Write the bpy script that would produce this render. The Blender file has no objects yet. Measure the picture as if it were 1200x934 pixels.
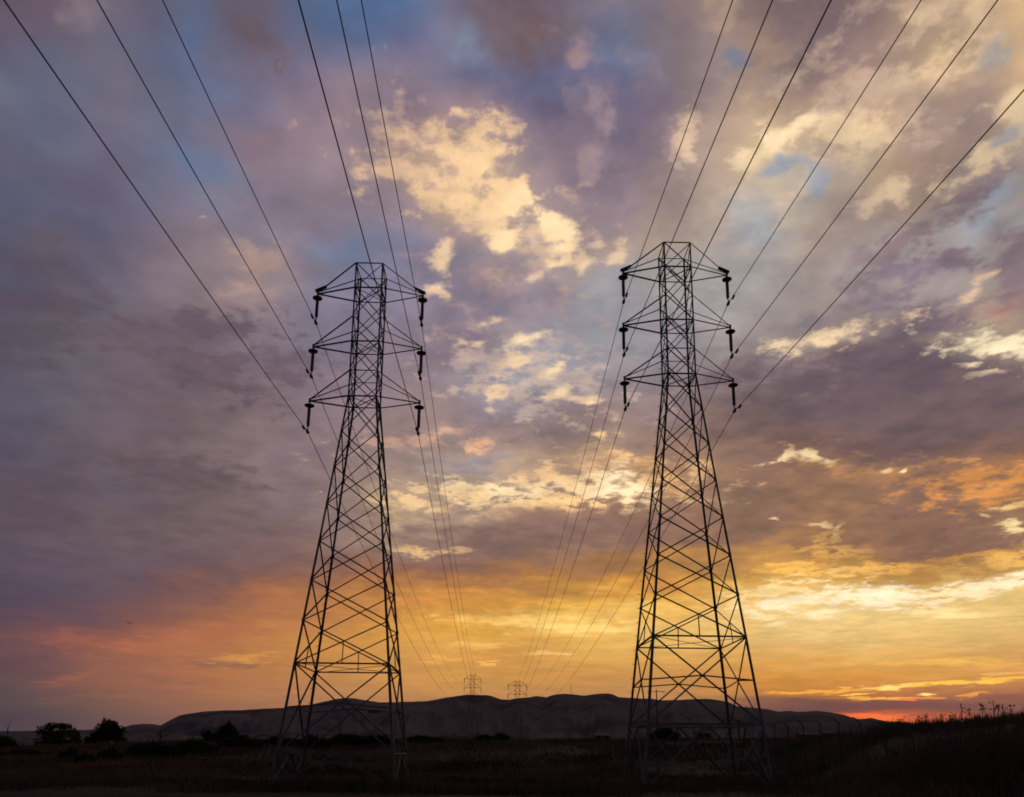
import bpy, math, random
import numpy as np
from mathutils import Vector, Matrix, noise as mnoise

random.seed(7)
rng = np.random.default_rng(7)
scene = bpy.context.scene
COL = scene.collection
R = math.radians

# ------------------------------------------------------------------ camera
EYE = 1.95
cam_d = bpy.data.cameras.new('camera')
cam = bpy.data.objects.new('camera', cam_d)
COL.objects.link(cam)
cam_d.sensor_width = 36.0
cam_d.lens = 36.0 * 932.24 / 1200.0
cam_d.shift_y = (680.0 - 467.0) / 1200.0
cam_d.clip_start = 0.1
cam_d.clip_end = 40000.0
cam.matrix_world = (Matrix.Translation((0, 0, EYE)) @ Matrix.Rotation(R(90 + 12.2527), 4, 'X')
                    @ Matrix.Rotation(R(0.6197), 4, 'Z'))
scene.camera = cam

# ------------------------------------------------------------------ colour management
scene.view_settings.view_transform = 'Standard'
scene.view_settings.look = 'None'
scene.view_settings.exposure = 0.0
scene.view_settings.gamma = 1.0
scene.view_settings.use_curve_mapping = False
scene.render.engine = 'CYCLES'
scene.cycles.max_bounces = 2
scene.cycles.diffuse_bounces = 1
scene.cycles.glossy_bounces = 1
scene.cycles.use_adaptive_sampling = True
scene.cycles.adaptive_threshold = 0.02
scene.cycles.adaptive_min_samples = 20
scene.cycles.transparent_max_bounces = 4
scene.cycles.volume_bounces = 0
scene.cycles.use_denoising = True
scene.cycles.denoiser = 'OPENIMAGEDENOISE'
scene.cycles.denoising_input_passes = 'RGB_ALBEDO_NORMAL'
scene.render.film_transparent = False
scene.cycles.filter_width = 1.8

SUN_AZ, SUN_EL = 24.3, 1.0            # degrees right of the view axis / above the horizon

# ------------------------------------------------------------------ sky
SKY_ROWS = [
    (0.72, [70,60,72,70,60,72,70,60,72,78,66,74,95,75,78,112,83,80,127,90,80,143,99,82,152,106,82,161,110,81,168,113,80,168,117,80,170,120,81,173,123,83,176,124,84,176,124,84,176,124,84,176,124,84,176,124,84,176,124,84,174,123,84,152,103,81,129,87,76,119,76,70,140,76,64,203,96,58,211,98,56,180,89,63,130,78,69,112,74,68,112,74,68,112,74,68]),
    (1.92, [73,62,73,72,61,72,71,60,72,79,67,75,96,75,78,113,83,80,128,90,80,143,100,82,153,106,82,162,110,81,168,113,80,168,117,80,170,120,81,173,123,83,176,124,84,176,124,84,176,124,84,176,124,84,176,124,84,176,124,84,175,123,84,153,104,81,130,87,76,119,76,70,139,76,64,201,95,58,211,98,56,183,90,62,131,78,69,112,74,68,112,74,68,112,74,68]),
    (2.63, [80,67,75,79,67,75,79,66,74,89,73,78,111,83,78,127,90,78,138,96,80,152,104,81,159,110,82,166,113,82,171,116,81,171,120,81,173,122,82,175,124,83,177,125,84,176,124,84,176,124,84,176,124,84,176,124,84,176,124,84,175,123,84,158,109,81,135,92,76,112,76,72,111,74,70,164,82,60,181,89,58,163,87,64,122,77,70,114,75,69,116,75,69,117,75,69]),
    (3.41, [85,68,77,84,68,77,83,68,77,99,77,78,118,86,78,138,94,78,151,101,79,160,107,79,172,117,81,176,121,83,179,124,84,185,129,85,188,132,86,190,134,87,192,136,88,192,137,88,191,137,88,190,136,88,191,135,88,190,134,88,187,131,87,173,120,79,149,101,74,120,79,72,111,75,70,121,77,68,132,82,70,138,87,73,140,89,73,148,91,75,153,95,76,160,99,77]),
    (4.19, [87,68,78,87,68,78,87,68,78,114,78,79,138,91,77,151,98,78,162,104,79,173,112,77,182,121,77,185,125,80,186,129,83,194,137,82,199,141,82,201,143,82,201,142,84,200,143,84,199,143,84,198,142,84,199,142,83,199,142,83,199,141,84,196,137,78,197,132,70,200,128,61,201,129,64,208,125,59,208,128,67,199,129,74,191,125,74,195,126,77,199,129,76,203,133,75]),
    (5.22, [104,73,79,99,71,78,93,70,78,102,74,80,133,87,78,157,99,78,169,106,78,177,113,76,185,122,75,190,128,76,196,134,78,204,143,79,210,147,79,212,149,77,212,152,75,209,149,75,208,148,75,208,148,75,208,148,75,206,146,75,204,144,75,207,144,75,212,144,68,217,146,59,221,150,64,226,153,65,227,157,70,225,158,74,222,155,76,220,153,81,221,155,84,222,157,86]),
    (6.43, [101,73,84,106,75,82,110,76,81,131,84,80,145,91,77,163,101,76,176,110,76,179,115,76,190,126,75,197,133,73,203,140,73,209,147,75,214,152,78,218,156,80,220,158,79,212,151,75,213,153,76,223,163,81,224,164,83,224,166,85,224,167,86,224,166,87,226,166,84,229,167,82,231,175,95,233,177,95,233,177,96,231,176,98,229,174,99,228,175,101,229,178,103,230,181,105]),
    (7.65, [82,69,86,86,70,86,89,70,85,105,75,84,110,77,83,138,87,78,163,101,76,177,112,76,192,126,74,200,135,74,207,143,73,213,149,72,221,159,77,227,166,80,232,171,82,222,161,78,221,162,79,232,174,86,234,180,91,236,184,96,236,187,102,236,187,105,236,188,110,237,191,116,240,196,123,239,196,122,238,194,118,237,193,117,234,191,117,232,189,115,232,191,117,234,193,118]),
    (8.88, [84,74,91,83,72,90,82,71,88,88,74,90,98,78,90,119,84,84,139,92,80,158,102,78,181,115,75,185,120,75,191,127,74,202,138,72,216,152,72,227,163,72,235,172,71,228,166,73,232,175,82,247,197,97,245,191,98,243,188,101,240,190,108,240,193,113,240,196,120,241,200,127,244,207,136,244,207,135,244,206,134,244,206,132,241,202,128,239,201,123,240,202,124,242,204,127]),
    (10.41, [88,77,94,87,76,93,87,75,93,91,79,95,97,81,93,105,82,90,119,85,84,137,92,79,164,107,76,171,110,73,179,117,72,191,129,71,201,137,70,209,145,68,215,151,68,216,151,68,221,159,70,232,173,75,237,179,83,237,179,84,231,170,79,235,183,100,238,193,115,241,200,125,241,203,128,239,200,126,230,189,114,214,169,96,238,196,119,239,197,122,232,187,111,222,173,95]),
    (11.64, [91,80,95,91,80,96,91,80,96,97,83,97,100,85,96,102,86,96,106,86,94,118,89,89,134,96,85,144,98,81,155,103,76,168,112,72,176,119,73,183,124,71,190,127,65,181,123,67,182,126,68,192,136,68,210,149,68,218,153,68,214,150,68,212,151,70,215,160,77,224,173,86,219,170,89,210,163,85,197,149,79,186,136,75,186,139,77,195,148,84,186,141,85,170,129,87]),
    (12.87, [91,80,93,91,80,93,93,81,94,100,85,96,104,89,95,107,91,98,111,92,98,115,93,96,121,94,93,126,95,91,133,98,88,140,101,85,146,103,83,147,103,83,143,103,83,152,107,78,160,112,75,168,119,75,168,117,71,172,120,69,181,128,71,180,130,73,185,135,76,194,142,79,189,139,74,178,132,77,162,120,82,150,110,83,144,108,87,145,111,88,148,114,89,150,116,90]),
    (14.71, [90,80,94,91,80,93,92,80,92,96,82,91,102,88,96,107,91,97,111,93,98,115,96,99,120,98,101,123,101,101,132,108,103,142,115,105,145,117,106,142,114,104,139,109,101,135,105,97,138,107,95,146,112,94,149,113,93,149,111,91,143,107,89,147,110,90,147,110,90,139,106,88,157,116,84,152,113,85,138,104,88,136,101,88,136,103,89,150,117,92,157,121,92,158,120,90]),
    (17.16, [87,80,96,88,80,96,91,82,97,97,86,99,103,92,102,105,90,96,109,93,96,118,101,103,128,109,112,128,109,112,141,119,115,161,135,120,186,157,129,184,155,128,164,138,122,147,122,111,144,116,105,156,122,103,155,120,100,153,118,99,150,115,97,152,116,96,149,114,93,137,105,88,150,113,88,155,116,89,152,114,89,144,108,91,152,112,87,161,115,82,161,113,80,153,109,82]),
    (20.19, [88,88,108,87,86,104,93,88,103,101,91,102,107,93,102,111,94,101,115,99,102,126,107,110,136,116,121,134,116,123,140,120,124,148,126,126,156,134,128,166,144,134,178,154,141,186,158,137,184,155,131,174,145,123,187,151,119,190,151,113,179,137,102,163,125,98,146,114,95,135,105,92,144,109,91,146,111,91,139,106,91,125,99,91,121,95,89,115,91,89,115,93,92,116,95,94]),
    (23.18, [90,80,94,90,83,99,97,92,105,103,95,107,106,94,106,108,93,102,113,98,105,122,104,109,129,110,115,131,113,121,137,119,127,145,124,128,154,129,123,151,128,125,144,124,128,139,119,123,137,117,119,138,117,117,148,124,120,152,127,121,146,121,115,140,115,109,134,109,103,127,103,98,122,101,98,118,98,98,114,96,98,112,96,100,111,96,100,133,116,109,164,145,126,184,165,138]),
    (26.11, [91,83,101,92,82,98,100,90,102,103,91,103,106,94,104,105,93,105,108,96,108,118,104,116,124,110,121,127,112,125,133,118,131,137,122,134,137,121,130,141,125,134,146,133,143,153,147,157,157,154,163,160,156,164,153,145,152,146,135,141,141,128,133,141,125,129,142,125,125,130,113,115,134,117,115,145,127,121,125,107,108,116,98,102,146,127,119,173,152,134,167,145,130,145,121,119]),
    (28.97, [85,88,110,88,88,109,97,88,102,99,94,112,113,103,117,127,113,124,131,116,122,143,125,130,139,125,135,131,122,139,132,122,140,134,122,139,136,122,137,134,118,131,138,120,131,159,144,149,163,153,158,156,152,161,158,155,163,159,155,162,158,149,155,161,152,155,163,156,155,150,140,140,151,139,136,148,133,130,150,133,133,158,144,144,159,147,146,154,141,138,138,117,119,139,121,122]),
    (31.74, [87,89,112,87,88,111,92,92,113,98,95,117,112,103,120,127,113,123,140,124,129,158,137,136,151,134,139,131,124,142,125,124,147,128,125,148,136,128,146,138,127,142,140,126,141,140,131,148,145,135,149,153,139,144,158,151,157,162,160,165,168,160,159,169,162,159,169,164,162,170,163,159,164,155,151,155,141,139,160,151,150,160,152,152,155,146,147,158,153,154,156,149,149,157,147,147]),
    (34.43, [99,92,110,95,93,114,95,90,112,98,92,114,105,103,125,118,111,130,130,118,132,131,121,136,137,124,137,134,123,139,125,126,149,126,127,151,131,127,149,139,129,145,147,133,143,161,146,150,167,150,149,166,148,143,166,148,142,167,148,141,175,155,141,178,160,147,178,164,156,175,165,159,171,161,155,170,151,139,166,144,132,164,139,127,164,139,124,154,136,129,159,142,138,174,155,141]),
    (37.01, [102,105,125,100,104,127,105,105,127,110,105,126,107,109,134,105,114,142,112,119,145,129,117,133,135,121,135,139,124,137,139,125,140,150,132,142,164,141,143,184,157,142,195,167,141,191,165,142,179,155,143,160,140,142,148,130,137,143,126,132,160,139,133,171,150,138,182,161,147,189,171,151,193,176,153,168,162,156,178,160,145,188,159,133,167,140,125,159,134,125,180,154,133,204,172,140]),
    (39.49, [101,90,110,101,102,123,111,109,129,118,110,127,109,108,129,107,108,131,116,107,126,131,111,123,141,122,134,147,128,138,151,131,138,165,141,137,182,155,137,187,158,138,182,155,140,165,143,143,154,135,141,145,127,136,134,118,131,127,112,127,137,119,126,152,132,130,174,152,139,199,174,144,211,184,145,186,160,133,186,158,131,185,157,133,177,150,133,169,143,129,190,159,133,218,181,136]),
    (41.87, [99,86,100,107,92,108,114,107,123,103,104,126,102,105,129,100,110,140,104,111,140,113,112,139,134,118,134,146,125,136,152,130,138,144,124,135,139,119,131,154,130,135,155,131,136,132,114,132,118,105,129,111,101,127,116,105,129,121,109,131,124,109,125,141,122,126,164,142,134,184,158,137,191,162,135,158,132,123,151,125,122,157,132,124,196,166,135,195,165,134,202,170,135,227,188,138]),
    (44.14, [101,87,102,111,95,108,129,115,125,116,105,121,100,97,121,95,105,135,106,102,124,114,99,115,114,107,131,126,114,135,141,123,136,138,121,136,130,116,134,116,110,133,106,105,133,107,108,136,107,106,135,107,103,130,108,107,136,112,113,141,130,119,131,143,125,127,151,132,133,168,144,134,185,155,132,151,127,121,131,110,112,131,109,108,161,134,119,183,154,129,204,172,137,225,186,138]),
    (46.30, [103,88,103,115,99,112,132,118,128,112,102,119,99,96,119,96,102,126,105,97,113,104,98,114,95,105,135,94,106,140,96,107,141,100,106,140,106,109,140,120,121,147,122,118,138,113,97,107,115,97,105,121,106,118,117,113,132,116,119,141,127,117,128,135,118,121,148,128,128,154,130,123,135,113,109,123,102,102,124,102,100,127,105,102,155,129,115,180,151,128,200,169,136,221,184,138]),
    (48.36, [105,89,104,119,104,115,129,116,126,108,99,117,99,97,120,98,101,124,106,97,110,103,99,117,90,106,138,83,107,144,78,106,148,83,107,146,94,108,141,113,110,132,117,105,120,111,94,105,112,97,109,116,104,120,125,114,128,132,122,134,129,114,121,134,113,113,155,130,120,152,127,118,128,107,107,123,103,102,123,102,100,126,105,101,150,125,113,176,147,126,196,166,135,217,181,137]),
]
SKY_CLOUDS = [
    (-14.372, 46.883, 3.18, 0.903, 12.5, (82, 106, 142), 0.6, 1.2),
    (-25.479, 43.962, 1.251, 1.123, 13.4, (91, 106, 138), 0.45, 1.3),
    (-24.44, 36.217, 1.384, 0.802, -3.9, (98, 116, 148), 0.5, 1.3),
    (8.614, 45.097, 1.859, 0.767, -4.4, (106, 120, 148), 0.6, 0.9),
    (2.453, 43.463, 2.885, 1.11, -1.6, (100, 104, 136), 0.6, 0.8),
    (-3.804, 46.006, 1.628, 1.142, -24.1, (124, 136, 164), 0.6, 0.8),
    (-14.189, 34.268, 1.981, 0.816, 6.7, (116, 132, 159), 0.45, 1.3),
    (35.032, 33.148, 1.381, 0.761, 1.3, (152, 162, 178), 0.8, 0.8),
    (33.579, 31.702, 1.374, 0.905, 13.3, (156, 162, 174), 0.7, 0.8),
    (18.541, 35.208, 1.573, 1.473, -8.9, (154, 166, 178), 0.6, 0.9),
    (0.381, 46.391, 2.832, 1.537, -18.9, (109, 89, 92), 0.65, 1.2),
    (-22.279, 44.777, 2.216, 0.855, -17.2, (108, 92, 102), 0.7, 1.0),
    (32.878, 33.277, 2.96, 1.027, 20.4, (131, 110, 116), 0.95, 1.3),
    (28.615, 32.025, 2.457, 0.801, 19.5, (138, 118, 124), 0.9, 1.4),
    (31.507, 30.329, 1.302, 0.687, -5.3, (122, 104, 114), 0.95, 1.1),
    (35.156, 29.573, 1.476, 1.013, 25.7, (126, 108, 118), 0.95, 1.1),
    (27.227, 29.47, 2.839, 0.687, 8.3, (133, 118, 132), 0.9, 1.3),
    (24.078, 29.047, 2.164, 0.656, 12.7, (135, 120, 129), 0.85, 1.3),
    (25.795, 31.902, 1.292, 0.568, 36.8, (146, 127, 134), 0.8, 1.3),
    (35.026, 27.917, 1.348, 0.791, 4.8, (130, 112, 122), 0.8, 1.2),
    (24.887, 34.327, 1.292, 0.555, 24.3, (156, 138, 138), 0.7, 1.3),
    (23.817, 43.701, 3.145, 2.071, 26.7, (122, 102, 108), 0.75, 1.2),
    (25.882, 40.425, 1.359, 1.177, 41.5, (140, 118, 120), 0.7, 1.2),
    (33.455, 37.934, 1.711, 1.254, 30.0, (151, 130, 127), 0.7, 1.3),
    (34.544, 34.907, 1.804, 0.683, 10.4, (148, 128, 127), 0.7, 1.3),
    (30.423, 38.737, 1.382, 1.115, 42.1, (144, 122, 123), 0.8, 1.3),
    (29.918, 27.043, 2.902, 1.221, -5.3, (119, 102, 112), 0.95, 0.9),
    (18.544, 26.49, 2.331, 0.85, 11.0, (125, 107, 117), 0.85, 0.9),
    (22.628, 25.651, 4.401, 1.096, 1.9, (116, 99, 107), 0.9, 0.9),
    (28.033, 24.193, 5.983, 1.777, -8.8, (112, 96, 105), 0.9, 0.8),
    (-23.113, 27.205, 3.58, 1.146, 18.7, (102, 88, 99), 0.9, 1.3),
    (-21.585, 24.852, 3.875, 1.217, -3.0, (103, 87, 95), 0.9, 1.3),
    (-17.34, 26.312, 2.495, 1.094, 16.0, (111, 95, 107), 0.8, 1.4),
    (-28.014, 26.054, 2.212, 0.808, 21.4, (102, 88, 98), 0.7, 1.4),
    (-32.872, 27.416, 2.133, 1.447, 14.9, (94, 81, 95), 0.75, 1.2),
    (-32.96, 24.613, 3.012, 0.891, 13.8, (90, 78, 92), 0.6, 1.2),
    (-23.591, 18.277, 3.93, 0.896, 2.3, (100, 85, 93), 0.8, 1.1),
    (-29.871, 16.041, 3.559, 0.744, 14.3, (95, 83, 98), 0.5, 1.2),
    (-18.538, 15.542, 3.517, 0.816, 0.1, (116, 96, 95), 0.5, 1.2),
    (27.395, 23.134, 9.199, 2.642, -7.7, (102, 86, 96), 0.95, 0.35),
    (26.577, 20.12, 10.097, 1.298, -10.2, (112, 89, 90), 0.75, 0.5),
    (-4.22, 38.508, 4.553, 1.813, -16.9, (214, 183, 153), 0.65, 1.7),
    (1.779, 35.737, 3.201, 1.528, -20.3, (222, 194, 159), 0.7, 1.9),
    (1.159, 26.697, 3.955, 1.733, -13.8, (209, 186, 166), 0.55, 1.8),
    (26.466, 40.289, 5.684, 2.508, 8.8, (206, 182, 156), 0.55, 1.8),
    (2.505, 18.081, 6.051, 0.971, 0.8, (224, 188, 138), 0.6, 1.6),
    (23.302, 12.942, 2.629, 1.246, -5.0, (200, 146, 76), 0.6, 1.7),
    (-0.944, 32.82, 3.785, 2.399, -33.6, (168, 142, 144), 0.6, 1.7),
    (6.013, 41.058, 3.048, 2.638, 25.9, (146, 127, 138), 0.6, 1.8),
    (-9.143, 39.167, 2.551, 0.822, -10.0, (225, 191, 153), 0.8, 1.5),
    (-4.282, 40.111, 2.336, 1.215, 15.7, (225, 193, 151), 0.75, 1.6),
    (-2.126, 39.072, 2.241, 1.098, -21.0, (233, 202, 156), 0.85, 1.5),
    (-3.49, 37.693, 2.923, 0.906, 8.6, (232, 199, 153), 0.85, 1.5),
    (-1.024, 37.003, 1.634, 1.064, -30.8, (230, 198, 154), 0.85, 1.5),
    (0.511, 37.272, 1.308, 0.785, 22.5, (241, 215, 169), 0.95, 1.1),
    (-1.128, 35.255, 1.228, 0.479, 12.1, (240, 214, 169), 1.0, 1.0),
    (3.166, 36.388, 1.577, 0.779, -24.4, (241, 217, 172), 1.0, 1.1),
    (3.51, 35.195, 0.897, 0.622, -1.4, (240, 214, 170), 1.0, 1.0),
    (3.507, 34.146, 1.021, 0.321, 6.3, (238, 212, 169), 1.0, 0.9),
    (5.352, 33.725, 0.546, 0.896, -6.0, (222, 196, 162), 0.9, 0.9),
    (6.603, 35.091, 1.229, 0.466, -2.9, (209, 186, 161), 0.7, 1.0),
    (-5.892, 33.606, 0.604, 0.974, -8.8, (230, 201, 164), 0.95, 1.0),
    (-6.449, 32.342, 0.798, 0.331, 19.3, (228, 199, 164), 0.9, 0.9),
    (1.245, 33.105, 0.649, 0.29, 24.2, (216, 190, 164), 0.8, 1.0),
    (8.279, 33.957, 1.045, 0.496, 12.3, (219, 193, 161), 0.8, 1.0),
    (1.009, 28.751, 1.4, 0.399, 9.9, (244, 222, 182), 1.0, 0.8),
    (0.418, 27.498, 0.735, 0.514, 0.2, (236, 208, 166), 0.9, 0.9),
    (3.488, 26.968, 0.974, 0.354, 18.2, (238, 212, 172), 1.0, 0.9),
    (3.814, 25.286, 0.78, 0.296, 15.0, (238, 212, 172), 1.0, 0.8),
    (2.692, 24.833, 0.592, 0.176, 3.8, (233, 202, 162), 0.95, 0.8),
    (5.777, 24.425, 0.717, 0.293, 2.7, (235, 208, 169), 1.0, 0.8),
    (4.6, 24.688, 0.459, 0.175, -1.3, (222, 196, 166), 0.9, 0.8),
    (-2.896, 29.083, 1.073, 0.282, 8.2, (232, 206, 169), 0.9, 0.9),
    (-1.58, 30.513, 0.813, 0.332, 1.0, (222, 193, 159), 0.8, 1.0),
    (-1.292, 25.921, 0.739, 0.63, 47.0, (224, 196, 159), 0.8, 1.1),
    (-2.721, 21.823, 1.171, 0.239, 12.3, (228, 177, 137), 0.9, 1.5),
    (-8.538, 21.687, 2.898, 0.473, 12.2, (203, 164, 142), 0.7, 1.6),
    (6.404, 22.583, 0.517, 0.177, -1.8, (238, 206, 156), 0.95, 0.7),
    (8.31, 21.272, 0.638, 0.415, -2.4, (235, 196, 140), 0.9, 1.0),
    (5.993, 39.871, 0.946, 0.619, 11.3, (176, 150, 152), 0.8, 1.0),
    (7.58, 41.584, 0.577, 0.794, 46.1, (168, 146, 152), 0.8, 1.0),
    (6.256, 42.666, 0.522, 0.538, 17.5, (162, 142, 150), 0.8, 1.0),
    (4.781, 45.081, 0.632, 0.657, -14.4, (164, 136, 140), 0.8, 1.0),
    (14.312, 40.382, 0.53, 0.721, -20.8, (216, 191, 162), 0.7, 1.7),
    (17.489, 46.225, 0.874, 1.002, -17.8, (188, 160, 138), 0.7, 1.7),
    (21.0, 40.077, 2.154, 0.884, 3.9, (238, 218, 178), 0.9, 1.5),
    (18.83, 38.816, 1.114, 0.796, 23.1, (222, 202, 166), 0.7, 1.0),
    (26.302, 38.98, 1.776, 0.723, 2.1, (225, 202, 162), 0.75, 1.6),
    (31.583, 41.601, 1.612, 0.674, -9.6, (225, 198, 158), 0.85, 1.6),
    (34.186, 42.357, 0.627, 0.977, 15.0, (216, 190, 156), 0.7, 1.1),
    (35.73, 37.633, 0.843, 0.902, -1.6, (225, 202, 162), 0.8, 1.6),
    (34.09, 35.275, 2.196, 0.68, 8.1, (222, 199, 161), 0.85, 1.6),
    (28.702, 35.054, 1.109, 0.692, -14.2, (216, 193, 161), 0.75, 1.6),
    (-20.071, 32.349, 1.114, 1.116, 26.0, (184, 152, 138), 0.7, 1.5),
    (-20.638, 30.156, 1.103, 0.517, 18.1, (180, 147, 136), 0.7, 1.5),
    (-23.934, 34.18, 0.179, 0.077, 28.2, (176, 148, 140), 0.6, 0.7),
    (-33.414, 42.771, 1.329, 0.541, 18.2, (138, 122, 130), 0.7, 1.0),
    (-0.073, 18.679, 4.248, 0.606, 1.8, (250, 228, 180), 1.0, 1.5),
    (7.306, 18.793, 2.019, 0.844, 5.6, (253, 235, 192), 1.0, 1.5),
    (3.467, 17.772, 3.185, 0.547, -8.5, (244, 204, 144), 0.9, 1.3),
    (2.503, 19.596, 1.932, 0.423, -9.9, (224, 184, 136), 0.7, 1.2),
    (-4.566, 18.275, 2.567, 0.424, 1.6, (236, 200, 148), 0.8, 1.2),
    (-0.047, 16.424, 4.465, 0.855, -0.0, (151, 116, 102), 0.6, 1.0),
    (-7.716, 17.416, 1.392, 0.423, 12.2, (232, 200, 152), 0.9, 1.1),
    (-6.348, 14.557, 1.886, 0.305, -2.9, (228, 188, 136), 0.85, 1.1),
    (-6.71, 15.884, 2.274, 0.548, 16.5, (143, 118, 112), 0.7, 1.0),
    (-3.661, 20.418, 2.593, 0.54, 1.3, (143, 142, 156), 0.5, 1.1),
    (11.414, 19.344, 1.606, 0.833, -31.9, (220, 174, 116), 0.7, 1.2),
    (5.724, 19.856, 2.132, 1.228, 26.9, (220, 183, 137), 0.5, 1.2),
    (13.892, 19.492, 0.854, 0.822, -4.0, (225, 186, 134), 0.7, 1.1),
    (22.916, 27.711, 2.807, 0.43, -0.7, (232, 209, 170), 0.9, 1.5),
    (30.311, 25.928, 1.02, 0.303, -12.5, (206, 185, 156), 0.5, 1.2),
    (33.702, 24.334, 2.373, 0.728, -22.0, (238, 225, 188), 1.0, 1.5),
    (31.84, 23.839, 0.674, 0.258, 0.1, (225, 206, 169), 0.9, 1.0),
    (32.471, 22.928, 0.859, 0.204, -7.1, (216, 193, 162), 0.8, 1.0),
    (32.63, 28.311, 0.747, 0.309, 16.2, (219, 193, 159), 0.8, 1.5),
    (34.406, 26.858, 1.199, 0.493, -2.8, (184, 138, 120), 0.55, 1.4),
    (31.74, 16.409, 2.84, 0.892, -5.9, (204, 140, 78), 0.95, 1.5),
    (25.376, 18.633, 3.332, 0.771, -8.0, (188, 136, 88), 0.75, 1.5),
    (21.89, 19.854, 0.901, 0.224, -10.8, (235, 209, 159), 0.95, 0.9),
    (19.313, 20.023, 1.034, 0.202, 7.8, (238, 212, 161), 0.95, 0.9),
    (27.112, 18.505, 0.208, 0.272, -8.1, (250, 222, 156), 1.0, 0.7),
    (25.818, 18.795, 0.371, 0.22, -7.8, (228, 193, 143), 0.9, 0.8),
    (23.402, 17.755, 1.887, 0.506, -1.7, (138, 104, 88), 0.7, 1.0),
    (29.352, 21.82, 5.332, 1.672, -11.3, (116, 95, 98), 0.6, 0.7),
    (33.267, 15.434, 0.811, 0.207, 4.7, (236, 200, 136), 0.95, 0.9),
    (31.954, 14.893, 0.279, 0.157, -8.1, (232, 196, 136), 0.9, 0.7),
    (33.425, 14.0, 0.637, 0.409, 20.4, (242, 220, 160), 0.95, 1.0),
    (22.104, 15.158, 0.771, 0.227, -15.6, (232, 196, 140), 0.95, 0.8),
    (23.117, 14.779, 0.548, 0.168, 41.3, (236, 208, 156), 0.9, 0.8),
    (18.905, 16.301, 0.345, 0.116, -4.7, (232, 200, 144), 0.9, 0.6),
    (22.403, 15.473, 0.22, 0.114, -5.4, (240, 212, 152), 0.9, 0.5),
    (21.719, 13.642, 1.2, 0.573, 0.5, (224, 172, 88), 1.0, 1.2),
    (23.098, 13.813, 0.867, 0.449, -25.9, (228, 178, 92), 0.95, 1.2),
    (24.236, 13.259, 0.475, 0.563, 5.5, (216, 160, 80), 0.95, 1.2),
    (21.13, 13.112, 0.77, 0.345, -4.3, (204, 148, 72), 0.8, 1.1),
    (28.012, 13.334, 5.669, 1.197, -11.1, (136, 100, 86), 0.7, 0.8),
    (20.257, 12.538, 1.982, 0.289, 0.1, (240, 188, 92), 0.95, 0.9),
    (23.778, 12.166, 3.109, 0.226, -1.7, (240, 188, 100), 0.9, 1.1),
    (26.894, 12.123, 1.987, 0.275, -8.7, (224, 168, 80), 0.8, 1.1),
    (30.852, 12.478, 2.748, 0.266, -0.0, (216, 156, 76), 0.7, 1.2),
    (33.107, 11.951, 1.759, 0.363, -1.2, (238, 188, 96), 0.8, 1.1),
    (28.83, 11.502, 2.156, 0.757, 5.4, (184, 136, 72), 0.6, 1.1),
    (18.771, 11.231, 2.785, 0.407, 9.0, (248, 220, 152), 0.9, 1.3),
    (25.455, 10.239, 2.753, 0.668, -6.5, (253, 240, 204), 1.0, 1.0),
    (19.835, 10.301, 3.004, 0.462, 5.1, (253, 238, 196), 0.95, 1.1),
    (30.626, 10.256, 2.754, 0.529, 8.1, (251, 232, 180), 0.95, 1.1),
    (32.503, 10.551, 1.776, 0.364, 3.3, (253, 240, 200), 0.95, 1.1),
    (21.691, 9.34, 1.286, 0.343, 1.1, (253, 238, 188), 0.95, 1.2),
    (25.894, 9.374, 0.807, 0.166, -0.6, (255, 242, 196), 0.95, 0.9),
    (29.076, 8.987, 2.156, 0.162, -4.4, (251, 226, 160), 0.9, 0.9),
    (18.624, 8.73, 0.781, 0.232, 2.9, (252, 230, 172), 0.8, 1.2),
    (18.099, 9.393, 1.121, 0.175, -2.5, (251, 232, 176), 0.8, 1.0),
    (1.276, 9.316, 4.95, 0.429, -2.0, (252, 212, 120), 0.7, 1.2),
    (5.609, 8.894, 3.667, 0.366, 2.4, (252, 220, 136), 0.7, 1.2),
    (9.909, 10.06, 3.594, 0.423, 0.6, (244, 200, 104), 0.6, 1.2),
    (1.272, 9.93, 2.49, 0.245, 3.1, (200, 148, 76), 0.6, 1.1),
    (2.515, 11.777, 4.361, 0.307, -4.2, (196, 140, 72), 0.4, 1.2),
    (-4.981, 10.93, 3.118, 0.306, 7.2, (208, 140, 72), 0.5, 1.2),
    (-1.474, 6.355, 1.107, 0.183, 8.6, (240, 184, 92), 0.8, 1.0),
    (3.445, 7.006, 1.716, 0.183, -1.9, (244, 200, 120), 0.8, 1.0),
    (-5.462, 6.528, 1.222, 0.242, 1.2, (236, 176, 88), 0.6, 1.1),
    (-2.421, 7.62, 1.853, 0.244, 0.8, (244, 196, 112), 0.6, 1.1),
    (8.172, 14.652, 4.91, 0.607, -2.0, (150, 112, 90), 0.4, 1.0),
    (-21.213, 7.489, 3.855, 0.515, 11.8, (184, 110, 78), 0.7, 1.1),
    (-28.768, 6.583, 1.446, 0.376, 4.2, (160, 96, 78), 0.7, 1.0),
    (-29.517, 6.9, 0.424, 0.534, 4.5, (154, 94, 82), 0.6, 1.0),
    (-28.528, 4.456, 1.912, 0.268, 16.7, (160, 98, 78), 0.6, 1.1),
    (-24.994, 3.379, 3.065, 0.219, 5.4, (152, 98, 78), 0.5, 1.1),
    (-19.419, 5.579, 2.214, 0.172, 2.5, (140, 95, 78), 0.7, 1.0),
    (-23.056, 4.453, 1.579, 0.111, -2.9, (142, 98, 78), 0.6, 1.0),
    (-18.365, 6.204, 1.394, 0.29, 7.8, (208, 148, 72), 0.7, 1.1),
    (27.342, 5.948, 3.763, 0.162, -1.4, (240, 188, 88), 0.8, 1.1),
    (30.632, 5.697, 2.665, 0.158, -2.8, (236, 180, 88), 0.6, 1.1),
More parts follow.
